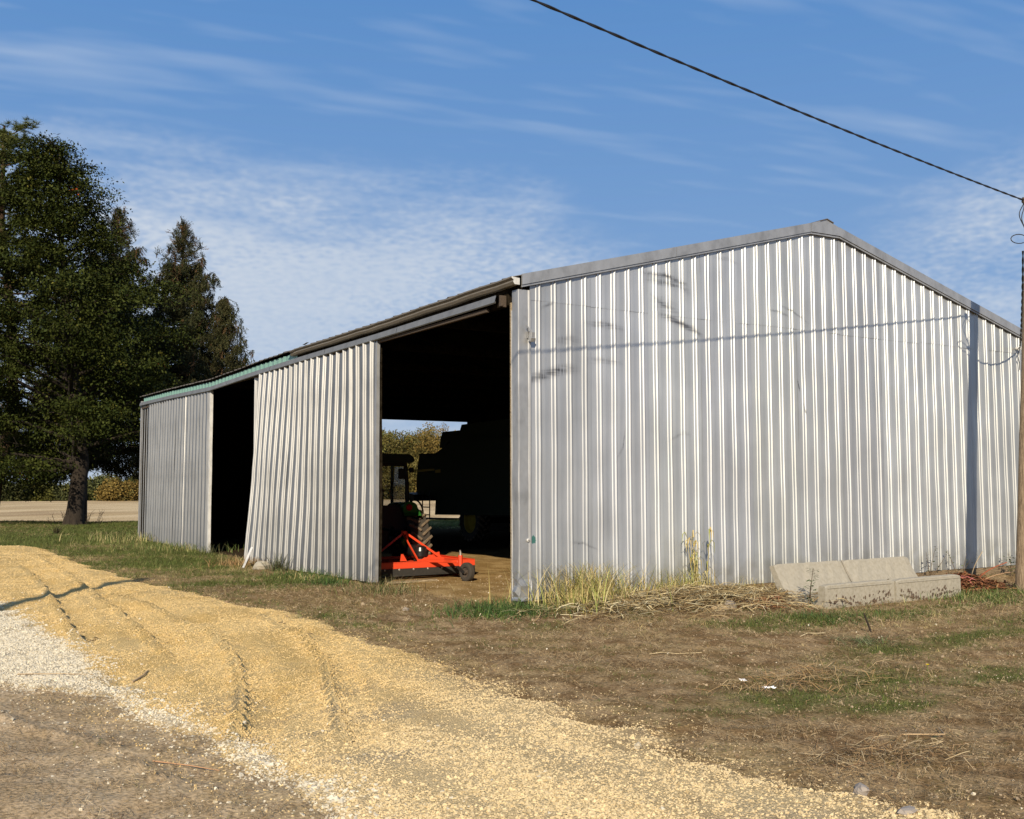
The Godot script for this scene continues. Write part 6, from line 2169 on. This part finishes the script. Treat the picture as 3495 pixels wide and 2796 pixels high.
func scatter_gravel() -> void:
	var r := RandomNumberGenerator.new()
	r.seed = 4242
	var yel: Array[Copies] = [Copies.new(), Copies.new(), Copies.new()]
	var wht: Array[Copies] = [Copies.new(), Copies.new()]
	var clod: Array[Copies] = [Copies.new(), Copies.new()]
	var bands := [[4.2, 7.5, 7000.0, 0.0066], [7.5, 10.5, 5600.0, 0.0070], [10.5, 15.0, 3400.0, 0.0078], [15.0, 22.0, 1700.0, 0.0095], [22.0, 31.0, 700.0, 0.013]]
	for bd in bands:
		# walk the strip of ground at this distance
		var tries := int((bd[1] - bd[0]) * bd[1] * 1.38 * bd[2])
		for i in tries:
			var d := r.randf_range(bd[0], bd[1])
			var s := r.randf_range(-0.80, 0.58) * d
			var x: float = CAM.x + 0.528 * d + 0.849 * s
			var z: float = CAM.z - 0.849 * d + 0.528 * s
			if x > -1.2 or x < -8.8 or z < -18.4 or not in_view(x, z, 0.30):
				continue
			var y := road_in(x, z)
			var w := white_in(x, z)
			var soft := ss(2.0, 5.0, z) * ss(-5.0, -4.2, x)
			var keep_y := ss(-0.10 - 0.30 * soft, 0.12 + 0.25 * soft, y)
			if y > 0.0:
				# finer, packed patches with few loose stones
				keep_y *= clampf(0.75 + 0.8 * nz.p2.get_noise_2d(x * 1.2, z * 0.7), 0.2, 1.0)
				var u := (x - pw(z, ROAD_L)) / (pw(z, ROAD_R) - pw(z, ROAD_L))
				keep_y *= 1.0 - 0.6 * minf(1.0, exp(-pow((u - 0.22) / 0.07, 2.0)) + exp(-pow((u - 0.60) / 0.09, 2.0)) + 0.7 * exp(-pow((u - 0.86) / 0.05, 2.0)))
			keep_y = maxf(keep_y, 0.07 * ss(-0.8, -0.1, y))
			var keep_w := ss(-0.26, 0.16, w) * clampf(0.8 + 0.6 * nz.p2.get_noise_2d(x * 2.0, z * 2.0 + 9.0), 0.2, 1.0)
			if z > 2.6:
				keep_w *= 0.5
			keep_w = maxf(keep_w, 0.014 * ss(-1.4, -0.2, w))
			var white := r.randf() < keep_w and (y < 0.05 or r.randf() < 0.25)
			if not white and r.randf() > keep_y:
				continue
			var size: float = bd[3] * minf(exp(r.randfn() * 0.42), 2.1) * (1.6 if white else 1.0)
			if z > 5.6 and y > -0.1 and r.randf() < 0.3:
				size *= 1.5
			var o := Vector3(x, top_h(x, z) - size * 0.18, z)
			var k := r.randf_range(0.74, 1.10)
			if white:
				var c := Color(0.61, 0.555, 0.435).lerp(Color(0.52, 0.44, 0.30), r.randf() * r.randf())
				wht[i % 2].add(turn_any(r, size), o, Color(c.r * k, c.g * k, c.b * k))
			else:
				var c := Color(0.56, 0.395, 0.162).lerp(Color(0.62, 0.47, 0.245), r.randf())
				if r.randf() < 0.05:
					c = Color(0.33, 0.24, 0.14)
				c = c.lerp(Color(0.62, 0.51, 0.32), 0.6 * ss(3.5, 6.5, z + 0.8 * (x + 4.4)))
				yel[i % 3].add(turn_any(r, size), o, Color(c.r * k, c.g * k, c.b * k))
	# crumbs of earth and small stones over the yard
	for i in 60000:
		var d := 4.2 + 15.0 * pow(r.randf(), 1.4)
		var s := r.randf_range(-0.56, 0.56) * d
		var x: float = CAM.x + 0.528 * d + 0.849 * s
		var z: float = CAM.z - 0.849 * d + 0.528 * s
		if x > -0.2 and z < 0.1 and z < -7.0:
			continue
		if (road_in(x, z) > 0.1 and x < -2.0) or white_in(x, z) > 0.1:
			continue
		if r.randf() > (0.35 if x > -4.6 or z < 1.5 else -0.08) + 0.6 * nz.p2.get_noise_2d(x, z):
			continue
		var size := 0.0055 * exp(r.randfn() * 0.5) * (0.6 + d * 0.06)
		var c := Color(0.24, 0.17, 0.10).lerp(Color(0.38, 0.30, 0.20), r.randf())
		if r.randf() < 0.025:
			c = Color(0.60, 0.54, 0.42)
		clod[i % 2].add(turn_any(r, size), Vector3(x, top_h(x, z) + size * 0.2, z), c)
	for k in 3:
		stuff(put("yellow_gravel", tag(yel[k].node(rock_mesh(900 + k, 0.75, 0).mesh(), M.stone), "loose yellow limestone gravel covering the curving drive", "gravel")))
	for k in 2:
		stuff(put("white_gravel", tag(wht[k].node(rock_mesh(910 + k, 0.7, 0).mesh(), M.stone), "loose white gravel along the left edge of the drive", "gravel")))
		stuff(put("earth_crumbs", tag(clod[k].node(rock_mesh(920 + k, 0.7, 0).mesh(), M.stone), "crumbs of earth and small stones over the yard", "earth")))
	print("gravel ", yel[0].n + yel[1].n + yel[2].n, " white ", wht[0].n + wht[1].n, " clods ", clod[0].n + clod[1].n)


func scatter_grass() -> void:
	var r := RandomNumberGenerator.new()
	r.seed = 5151
	var green: Array[Copies] = [Copies.new(), Copies.new()]
	var dry: Array[Copies] = [Copies.new(), Copies.new()]
	var straw: Array[Copies] = [Copies.new(), Copies.new()]
	var bands := [[4.2, 8.0, 560.0, 0.46], [8.0, 12.0, 400.0, 0.62], [12.0, 18.0, 230.0, 1.0], [18.0, 28.0, 130.0, 1.15], [28.0, 52.0, 60.0, 1.35]]
	for bd in bands:
		var tries := int((bd[1] - bd[0]) * (bd[1] + bd[0]) * 0.56 * bd[2])
		for i in tries:
			var d := sqrt(lerpf(bd[0] * bd[0], bd[1] * bd[1], r.randf()))
			var s := r.randf_range(-0.56, 0.56) * d
			var x: float = CAM.x + 0.528 * d + 0.849 * s
			var z: float = CAM.z - 0.849 * d + 0.528 * s
			if x > -0.12 and x < 12.4 and z < 0.06 and z > -23.2 and z < -0.5:
				continue
			if x < -1.5 and x > -9.0 and z > -18.4:
				if road_in(x, z) > -0.03 or white_in(x, z) > 0.0:
					continue
			var cv := cover(x, z)
			var y := ground_h(x, z) - 0.004
			var q := r.randf()
			if q < cv.x:
				var k := r.randf_range(0.65, 1.3)
				var c := Color(0.075, 0.105, 0.028).lerp(Color(0.185, 0.175, 0.065), r.randf() * r.randf())
				green[i % 2].add(turn_up(r, bd[3] * r.randf_range(0.65, 1.15) * (0.8 + 0.5 * cv.x), 0.3), Vector3(x, y, z), Color(c.r * k, c.g * k, c.b * k))
			elif q < cv.x + cv.y * 0.75:
				var k := r.randf_range(0.65, 1.25)
				var c := Color(0.37, 0.275, 0.14).lerp(Color(0.46, 0.38, 0.20), r.randf())
				if r.randf() < 0.25:
					c = Color(0.18, 0.17, 0.06)
				dry[i % 2].add(turn_up(r, bd[3] * r.randf_range(0.45, 0.95), 0.5), Vector3(x, y, z), Color(c.r * k, c.g * k, c.b * k))
			elif r.randf() < (1.0 - 0.6 * ss(0.02, 0.30, nz.p1.get_noise_2d(x * 1.7 + 50.0, z * 1.7))) * (0.62 if x > -4.6 or z < 1.5 else 0.30) and not (x > -0.2 and z < -0.3):
				var k := r.randf_range(0.6, 1.2)
				var c := Color(0.34, 0.25, 0.145).lerp(Color(0.54, 0.45, 0.29), r.randf() * r.randf())
				if r.randf() < 0.25:
					c = Color(0.19, 0.125, 0.07)
				straw[i % 2].add(turn_up(r, (0.30 + 0.5 * bd[3]) * r.randf_range(0.4, 1.1), 0.12), Vector3(x, y + 0.008, z), Color(c.r * k, c.g * k, c.b * k))
	for k in 2:
		stuff(put("green_grass", tag(green[k].node(_tuft(930 + k, 11, 0.085, 0.0042, 0.75), M.grass), "short green grass on the lawn and in patches on the yard", "grass")))
		stuff(put("dry_grass", tag(dry[k].node(_tuft(940 + k, 10, 0.070, 0.0040, 1.5), M.grass), "short dry grass over the yard", "grass")))
		stuff(put("straw_litter", tag(straw[k].node(_litter(950 + k), M.grass), "bits of straw lying on the bare earth", "straw")))
	print("green ", green[0].n + green[1].n, " dry ", dry[0].n + dry[1].n, " straw ", straw[0].n + straw[1].n)


func _tuft(sd: int, count: int, high: float, wide: float, lean: float) -> ArrayMesh:
	var b := blades(count, 0.10, high, wide, lean, sd, [Color(1, 1, 1), Color(0.8, 0.82, 0.7), Color(1.1, 1.05, 0.9)], 2, 0.5)
	return b.mesh()


func _litter(sd: int) -> ArrayMesh:
	var b := lying(5, 0.10, 0.10, 0.004, 0.13, 0.0028, sd, [Color(1, 1, 1), Color(0.7, 0.66, 0.6), Color(1.2, 1.15, 1.0)])
	return b.mesh()


# ---------------------------------------------------------------- the scene
func _ready() -> void:
	rng.seed = 20
	var t0 := Time.get_ticks_msec()
	# camera
	var cam := Camera3D.new()
	cam.name = "camera"
	cam.keep_aspect = Camera3D.KEEP_HEIGHT
	cam.fov = 43.268
	cam.near = 0.1
	cam.far = 4000.0
	add_child(cam)
	var fw := Vector3(sin(0.5561) * cos(0.0724), sin(0.0724), -cos(0.5561) * cos(0.0724))
	var rt := Vector3(cos(0.5561), 0, sin(0.5561))
	var up := rt.cross(fw)
	var c := cos(-0.0025)
	var s := sin(-0.0025)
	cam.transform = Transform3D(Basis(rt * c + up * s, up * c - rt * s, -fw), CAM)
	cam.current = true
	# sky, sun, exposure
	var env := Environment.new()
	env.background_mode = Environment.BG_SKY
	var sky := Sky.new()
	var sm := PanoramaSkyMaterial.new()
	sm.panorama = make_sky()
	sm.energy_multiplier = 0.74
	sky.sky_material = sm
	env.sky = sky
	env.tonemap_mode = Environment.TONE_MAPPER_LINEAR
	env.tonemap_exposure = 1.32
	env.sdfgi_enabled = true
	env.ssao_enabled = true
	env.ssil_enabled = true
	var we := WorldEnvironment.new()
	we.name = "world"
	we.environment = env
	add_child(we)
	var sun := DirectionalLight3D.new()
	sun.name = "sun"
	sun.light_color = Color(1.0, 0.94, 0.84)
	sun.light_energy = 1.5
	sun.light_angular_distance = 0.53
	sun.shadow_enabled = true
	add_child(sun)
	sun.look_at_from_position(SUN_TO * 50.0, Vector3.ZERO)
	print("sky ", Time.get_ticks_msec() - t0)

	nz.g1 = noise(FastNoiseLite.TYPE_SIMPLEX_SMOOTH, 0.11, 2, 1)
	nz.g2 = noise(FastNoiseLite.TYPE_SIMPLEX_SMOOTH, 0.75, 2, 2)
	nz.g3 = noise(FastNoiseLite.TYPE_SIMPLEX_SMOOTH, 3.1, 3, 3)
	nz.g4 = noise(FastNoiseLite.TYPE_SIMPLEX_SMOOTH, 7.0, 3, 9)
	nz.edge = noise(FastNoiseLite.TYPE_SIMPLEX_SMOOTH, 0.9, 2, 4)
	nz.edge2 = noise(FastNoiseLite.TYPE_SIMPLEX_SMOOTH, 4.0, 2, 6)
	nz.p1 = noise(FastNoiseLite.TYPE_SIMPLEX_SMOOTH, 0.22, 2, 7)
	nz.p2 = noise(FastNoiseLite.TYPE_SIMPLEX_SMOOTH, 0.85, 3, 8)
	make_materials()

	# the land
	bake_road()
	print("road ", Time.get_ticks_msec() - t0)
	var gm := MeshInstance3D.new()
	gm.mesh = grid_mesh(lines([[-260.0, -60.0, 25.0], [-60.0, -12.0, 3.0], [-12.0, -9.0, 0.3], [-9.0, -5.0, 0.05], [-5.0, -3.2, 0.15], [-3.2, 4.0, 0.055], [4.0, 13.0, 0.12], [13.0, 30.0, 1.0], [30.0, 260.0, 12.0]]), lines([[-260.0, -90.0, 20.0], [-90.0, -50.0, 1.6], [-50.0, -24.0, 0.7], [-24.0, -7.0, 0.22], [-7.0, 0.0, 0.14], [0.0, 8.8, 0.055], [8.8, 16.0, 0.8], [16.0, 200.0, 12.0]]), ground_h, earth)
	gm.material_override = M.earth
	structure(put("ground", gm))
	print("ground ", Time.get_ticks_msec() - t0)
	var rm := MeshInstance3D.new()
	var xs := PackedFloat32Array()
	var zs := PackedFloat32Array()
	for i in RNX:
		xs.append(RX0 + i * RSTEP)
	for j in RNZ:
		zs.append(RZ0 + j * RSTEP)
	rm.mesh = grid_mesh(xs, zs, road_h, drive_color)
	rm.material_override = M.drive
	structure(put("gravel_drive", rm))
	var fm := MeshInstance3D.new()
	fm.mesh = grid_mesh(lines([[-1800.0, -200.0, 200.0], [-200.0, -40.0, 8.0], [-40.0, 140.0, 2.0], [140.0, 400.0, 20.0], [400.0, 1800.0, 200.0]]), lines([[-1800.0, -260.0, 200.0], [-260.0, -40.0, 1.6], [-40.0, 60.0, 10.0], [60.0, 1800.0, 200.0]]), field_h, field_color)
	fm.material_override = M.field
	structure(put("stubble_field", fm))
	print("land ", Time.get_ticks_msec() - t0)

	build_shed()
	print("shed ", Time.get_ticks_msec() - t0)
	build_tractor()
	build_mower()
	build_combine()
	build_bunks()
	build_lines()
	build_small()
	print("things ", Time.get_ticks_msec() - t0)
	build_broadleaf()
	build_spruce("pointed spruce behind the broadleaf tree, its brown top showing above it", 2.45, -49.3, 17.4, 5.4, 201, 1.7, 0.16, false, 0.8)
	build_spruce("ragged spruce with drooping boughs and a second top, rising behind the shed roof", 6.5, -44.2, 15.8, 5.0, 202, -0.1, 0.12, true, 0.86)
	build_pine()
	print("trees ", Time.get_ticks_msec() - t0)
	build_far_trees()
	build_weeds()
	print("weeds ", Time.get_ticks_msec() - t0)
	scatter_gravel()
	scatter_grass()
	print("all ", Time.get_ticks_msec() - t0)


func drive_color(x: float, z: float) -> Color:
	var y := road_in(x, z)
	var w := white_in(x, z)
	var a: float = nz.p2.get_noise_2d(x * 1.3, z * 0.8)
	var b: float = nz.g3.get_noise_2d(x * 2.0, z * 2.0)
	var c := Color(0.645, 0.45, 0.178).lerp(Color(0.70, 0.525, 0.25), clampf(0.5 + 1.1 * a + 0.5 * b, 0, 1))
	if z > 2.0:
		# dust trodden thin, the grey subsoil showing through
		c = c.lerp(Color(0.37, 0.285, 0.175), clampf(1.6 * nz.p1.get_noise_2d(x * 4.0 + 9.0, z * 6.0) + 0.9 * a - 0.15, 0, 0.85) * ss(2.0, 6.0, z))
	var wk := ss(-0.08, 0.06, w) * ss(0.10, -0.04, y)
	c = c.lerp(Color(0.56, 0.49, 0.36), wk)
	c = c.lerp(Color(0.66, 0.535, 0.33), 0.6 * ss(3.5, 6.5, z + 0.8 * (x + 4.4)) * (1.0 - wk))
	var soft := ss(2.0, 5.0, z) * ss(-5.0, -4.2, x)
	c = c.lerp(earth(x, z), soft * clampf(ss(0.40, -0.05, y) + 0.9 * b, 0, 1) * 0.8)
	var bare := ss(-0.05, -0.14, y) * ss(-0.05, -0.14, w)
	return c.lerp(earth(x, z), bare)


func field_color(x: float, z: float) -> Color:
	var p := Vector2(x, z).rotated(0.55)
	var a: float = nz.p1.get_noise_2d(p.x * 0.10, p.y * 0.55)
	var b: float = nz.g1.get_noise_2d(p.x * 0.35 + 60.0, p.y * 0.4)
	var c := Color(0.56, 0.41, 0.225).lerp(Color(0.74, 0.58, 0.35), clampf(0.55 + 1.4 * a + 0.6 * b, 0, 1))
	c = c.lerp(Color(0.36, 0.25, 0.14), clampf(1.6 * b - 0.25, 0, 0.8))
	var e := away(x, z)
	return c.lerp(Color(0.25, 0.20, 0.08), ss(172.0, 180.0, e) * 0.8)


func make_materials() -> void:
	var fine := speckle(512, 0.05, 5, 301, [[0.0, Color(0.52, 0.50, 0.47)], [0.35, Color(0.80, 0.79, 0.77)], [0.6, Color(0.95, 0.94, 0.93)], [1.0, Color(1, 1, 1)]])
	var fine_n := bumps(512, 0.05, 5, 302, 7.0)
	M.earth = tri_tex(mat(Color(1, 1, 1), 0.97, 0.0, true), fine, Vector3(0.9, 0.9, 0.9), fine_n, 0.45)
	M.earth.metallic_specular = 0.0
	var grit := speckle(512, 0.09, 3, 303, [[0.0, Color(0.58, 0.55, 0.49)], [0.3, Color(0.84, 0.82, 0.78)], [0.55, Color(0.97, 0.96, 0.95)], [1.0, Color(1, 1, 1)]], FastNoiseLite.TYPE_CELLULAR)
	var grit_n := bumps(512, 0.085, 3, 304, 9.0)
	M.drive = tri_tex(mat(Color(1, 1, 1), 0.97, 0.0, true), grit, Vector3(1.25, 1.25, 1.25), grit_n, 1.0)
	M.drive.metallic_specular = 0.2
	M.field = tri_tex(mat(Color(1, 1, 1), 0.98, 0.0, true), fine, Vector3(0.16, 0.16, 0.16), fine_n, 0.25)
	M.field.metallic_specular = 0.1
	M.stone = mat(Color(1, 1, 1), 0.95, 0.0, true)
	M.stone.metallic_specular = 0.25
	M.grass = mat(Color(1, 1, 1), 0.8, 0.0, true)
	M.grass.metallic_specular = 0.25
	M.leaf = mat(Color(1, 1, 1), 0.55, 0.0, true)
	M.leaf.metallic_specular = 0.15

	var smear := speckle(512, 0.012, 4, 305, [[0.0, Color(0.80, 0.80, 0.80)], [0.5, Color(0.93, 0.93, 0.93)], [1.0, Color(1, 1, 1)]])
	M.steel = mat(lin(0.565, 0.582, 0.588), 0.46, 0.60)
	M.steel.normal_enabled = false
	M.steel_b = tri_tex(mat(lin(0.46, 0.458, 0.445), 0.49, 0.90), smear, Vector3(0.4, 0.12, 0.4))
	M.trim = tri_tex(mat(lin(0.40, 0.405, 0.41), 0.45, 0.55), smear, Vector3(0.5, 0.3, 0.5))
	M.hood = tri_tex(mat(lin(0.23, 0.235, 0.235), 0.55, 0.4), smear, Vector3(0.5, 0.5, 0.5))
	M.white_trim = tri_tex(mat(lin(0.62, 0.61, 0.58), 0.6, 0.1), smear, Vector3(0.9, 0.4, 0.9))
	M.roof = mat(lin(0.10, 0.085, 0.07), 0.8, 0.2)
	M.gutter = tri_tex(mat(lin(0.215, 0.19, 0.155), 0.6, 0.3), smear, Vector3(1.5, 1.5, 0.4))
	M.teal = mat(lin(0.17, 0.31, 0.265), 0.45, 0.0)
	M.rust = tri_tex(mat(lin(0.10, 0.075, 0.055), 0.85, 0.2), fine, Vector3(2, 2, 2))
	var grain := speckle(512, 0.02, 4, 306, [[0.0, Color(0.40, 0.36, 0.31)], [0.4, Color(0.72, 0.68, 0.62)], [1.0, Color(1, 0.97, 0.92)]])
	M.wood = tri_tex(mat(lin(0.31, 0.25, 0.17), 0.9), grain, Vector3(0.5, 5.0, 4.0))
	M.pale_wood = tri_tex(mat(lin(0.50, 0.44, 0.33), 0.9), grain, Vector3(0.8, 3.0, 3.0))
	M.shaded_wood = tri_tex(mat(lin(0.032, 0.028, 0.022), 0.95), grain, Vector3(0.7, 0.7, 0.7))  # wood with the unlit interior's shade put into its colour
	M.shaded_wood.metallic_specular = 0.1
	M.pole_wood = tri_tex(mat(lin(0.43, 0.35, 0.265), 0.9), grain, Vector3(5.5, 0.32, 5.5), bumps(512, 0.02, 4, 307, 10.0), 1.0)
	M.bark = tri_tex(mat(lin(0.040, 0.031, 0.023), 0.95), grain, Vector3(2.2, 0.5, 2.2), bumps(512, 0.02, 4, 308, 6.0), 0.8)
	M.pine_bark = tri_tex(mat(lin(0.12, 0.075, 0.05), 0.95), grain, Vector3(1.6, 0.9, 1.6))
	M.pale_bark = mat(lin(0.20, 0.17, 0.13), 0.95)
	M.twig = mat(lin(0.38, 0.27, 0.15), 0.95)
	M.red_bark = mat(lin(0.40, 0.23, 0.12), 0.9)
	M.straw = mat(lin(0.50, 0.40, 0.23), 0.85)
	var conc := speckle(512, 0.035, 5, 309, [[0.0, Color(0.82, 0.80, 0.77)], [0.4, Color(0.93, 0.92, 0.90)], [0.7, Color(0.97, 0.96, 0.95)], [1.0, Color(1, 1, 1)]])
	M.concrete = tri_tex(mat(lin(0.35, 0.325, 0.265), 0.92), conc, Vector3(0.9, 0.9, 0.9), bumps(512, 0.16, 4, 310, 3.0), 0.25)
	M.stain = mat(lin(0.11, 0.075, 0.05), 0.95)
	M.mortar = mat(lin(0.27, 0.24, 0.19), 0.95)
	M.grey_rock = tri_tex(mat(lin(0.34, 0.30, 0.26), 0.95), conc, Vector3(6, 6, 6))
	M.pale_rock = tri_tex(mat(lin(0.52, 0.45, 0.32), 0.95), conc, Vector3(6, 6, 6))
	M.cream = tri_tex(mat(lin(0.62, 0.49, 0.30), 0.95), conc, Vector3(7, 7, 7), bumps(256, 0.06, 3, 312, 10.0), 1.0)
	M.white_plastic = mat(lin(0.80, 0.80, 0.80), 0.6)
	M.red_scrap = mat(lin(0.20, 0.045, 0.035), 0.7)

	M.tyre = tri_tex(mat(lin(0.055, 0.046, 0.036), 0.92), fine, Vector3(3, 3, 3))
	M.dusty = tri_tex(mat(lin(0.20, 0.15, 0.10), 0.95), fine, Vector3(3, 3, 3))
	M.rubber = tri_tex(mat(lin(0.030, 0.027, 0.023), 0.75), smear, Vector3(2, 2, 2))
	M.black = mat(lin(0.012, 0.012, 0.012), 0.6)
	M.black_gloss = mat(lin(0.012, 0.012, 0.012), 0.3)
	M.orange = mat(lin(0.66, 0.058, 0.016), 0.5)
	M.orange.clearcoat_enabled = true
	M.orange.clearcoat = 0.15
	M.green = mat(lin(0.012, 0.055, 0.012), 0.4)
	M.green_lit = mat(lin(0.025, 0.13, 0.018), 0.4)
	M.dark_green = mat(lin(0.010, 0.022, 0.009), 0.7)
	M.yellow = mat(lin(0.35, 0.24, 0.02), 0.5)
	M.lens_red = mat(lin(0.35, 0.01, 0.012), 0.2)
	M.lens_white = mat(lin(0.6, 0.6, 0.6), 0.15)
	M.bright = mat(lin(0.62, 0.58, 0.52), 0.35, 0.7)
	M.cable = mat(lin(0.012, 0.012, 0.014), 0.55)
	var gl := mat(Color(0.35, 0.42, 0.38, 0.25), 0.03)
	gl.transparency = BaseMaterial3D.TRANSPARENCY_ALPHA
	M.glass = gl
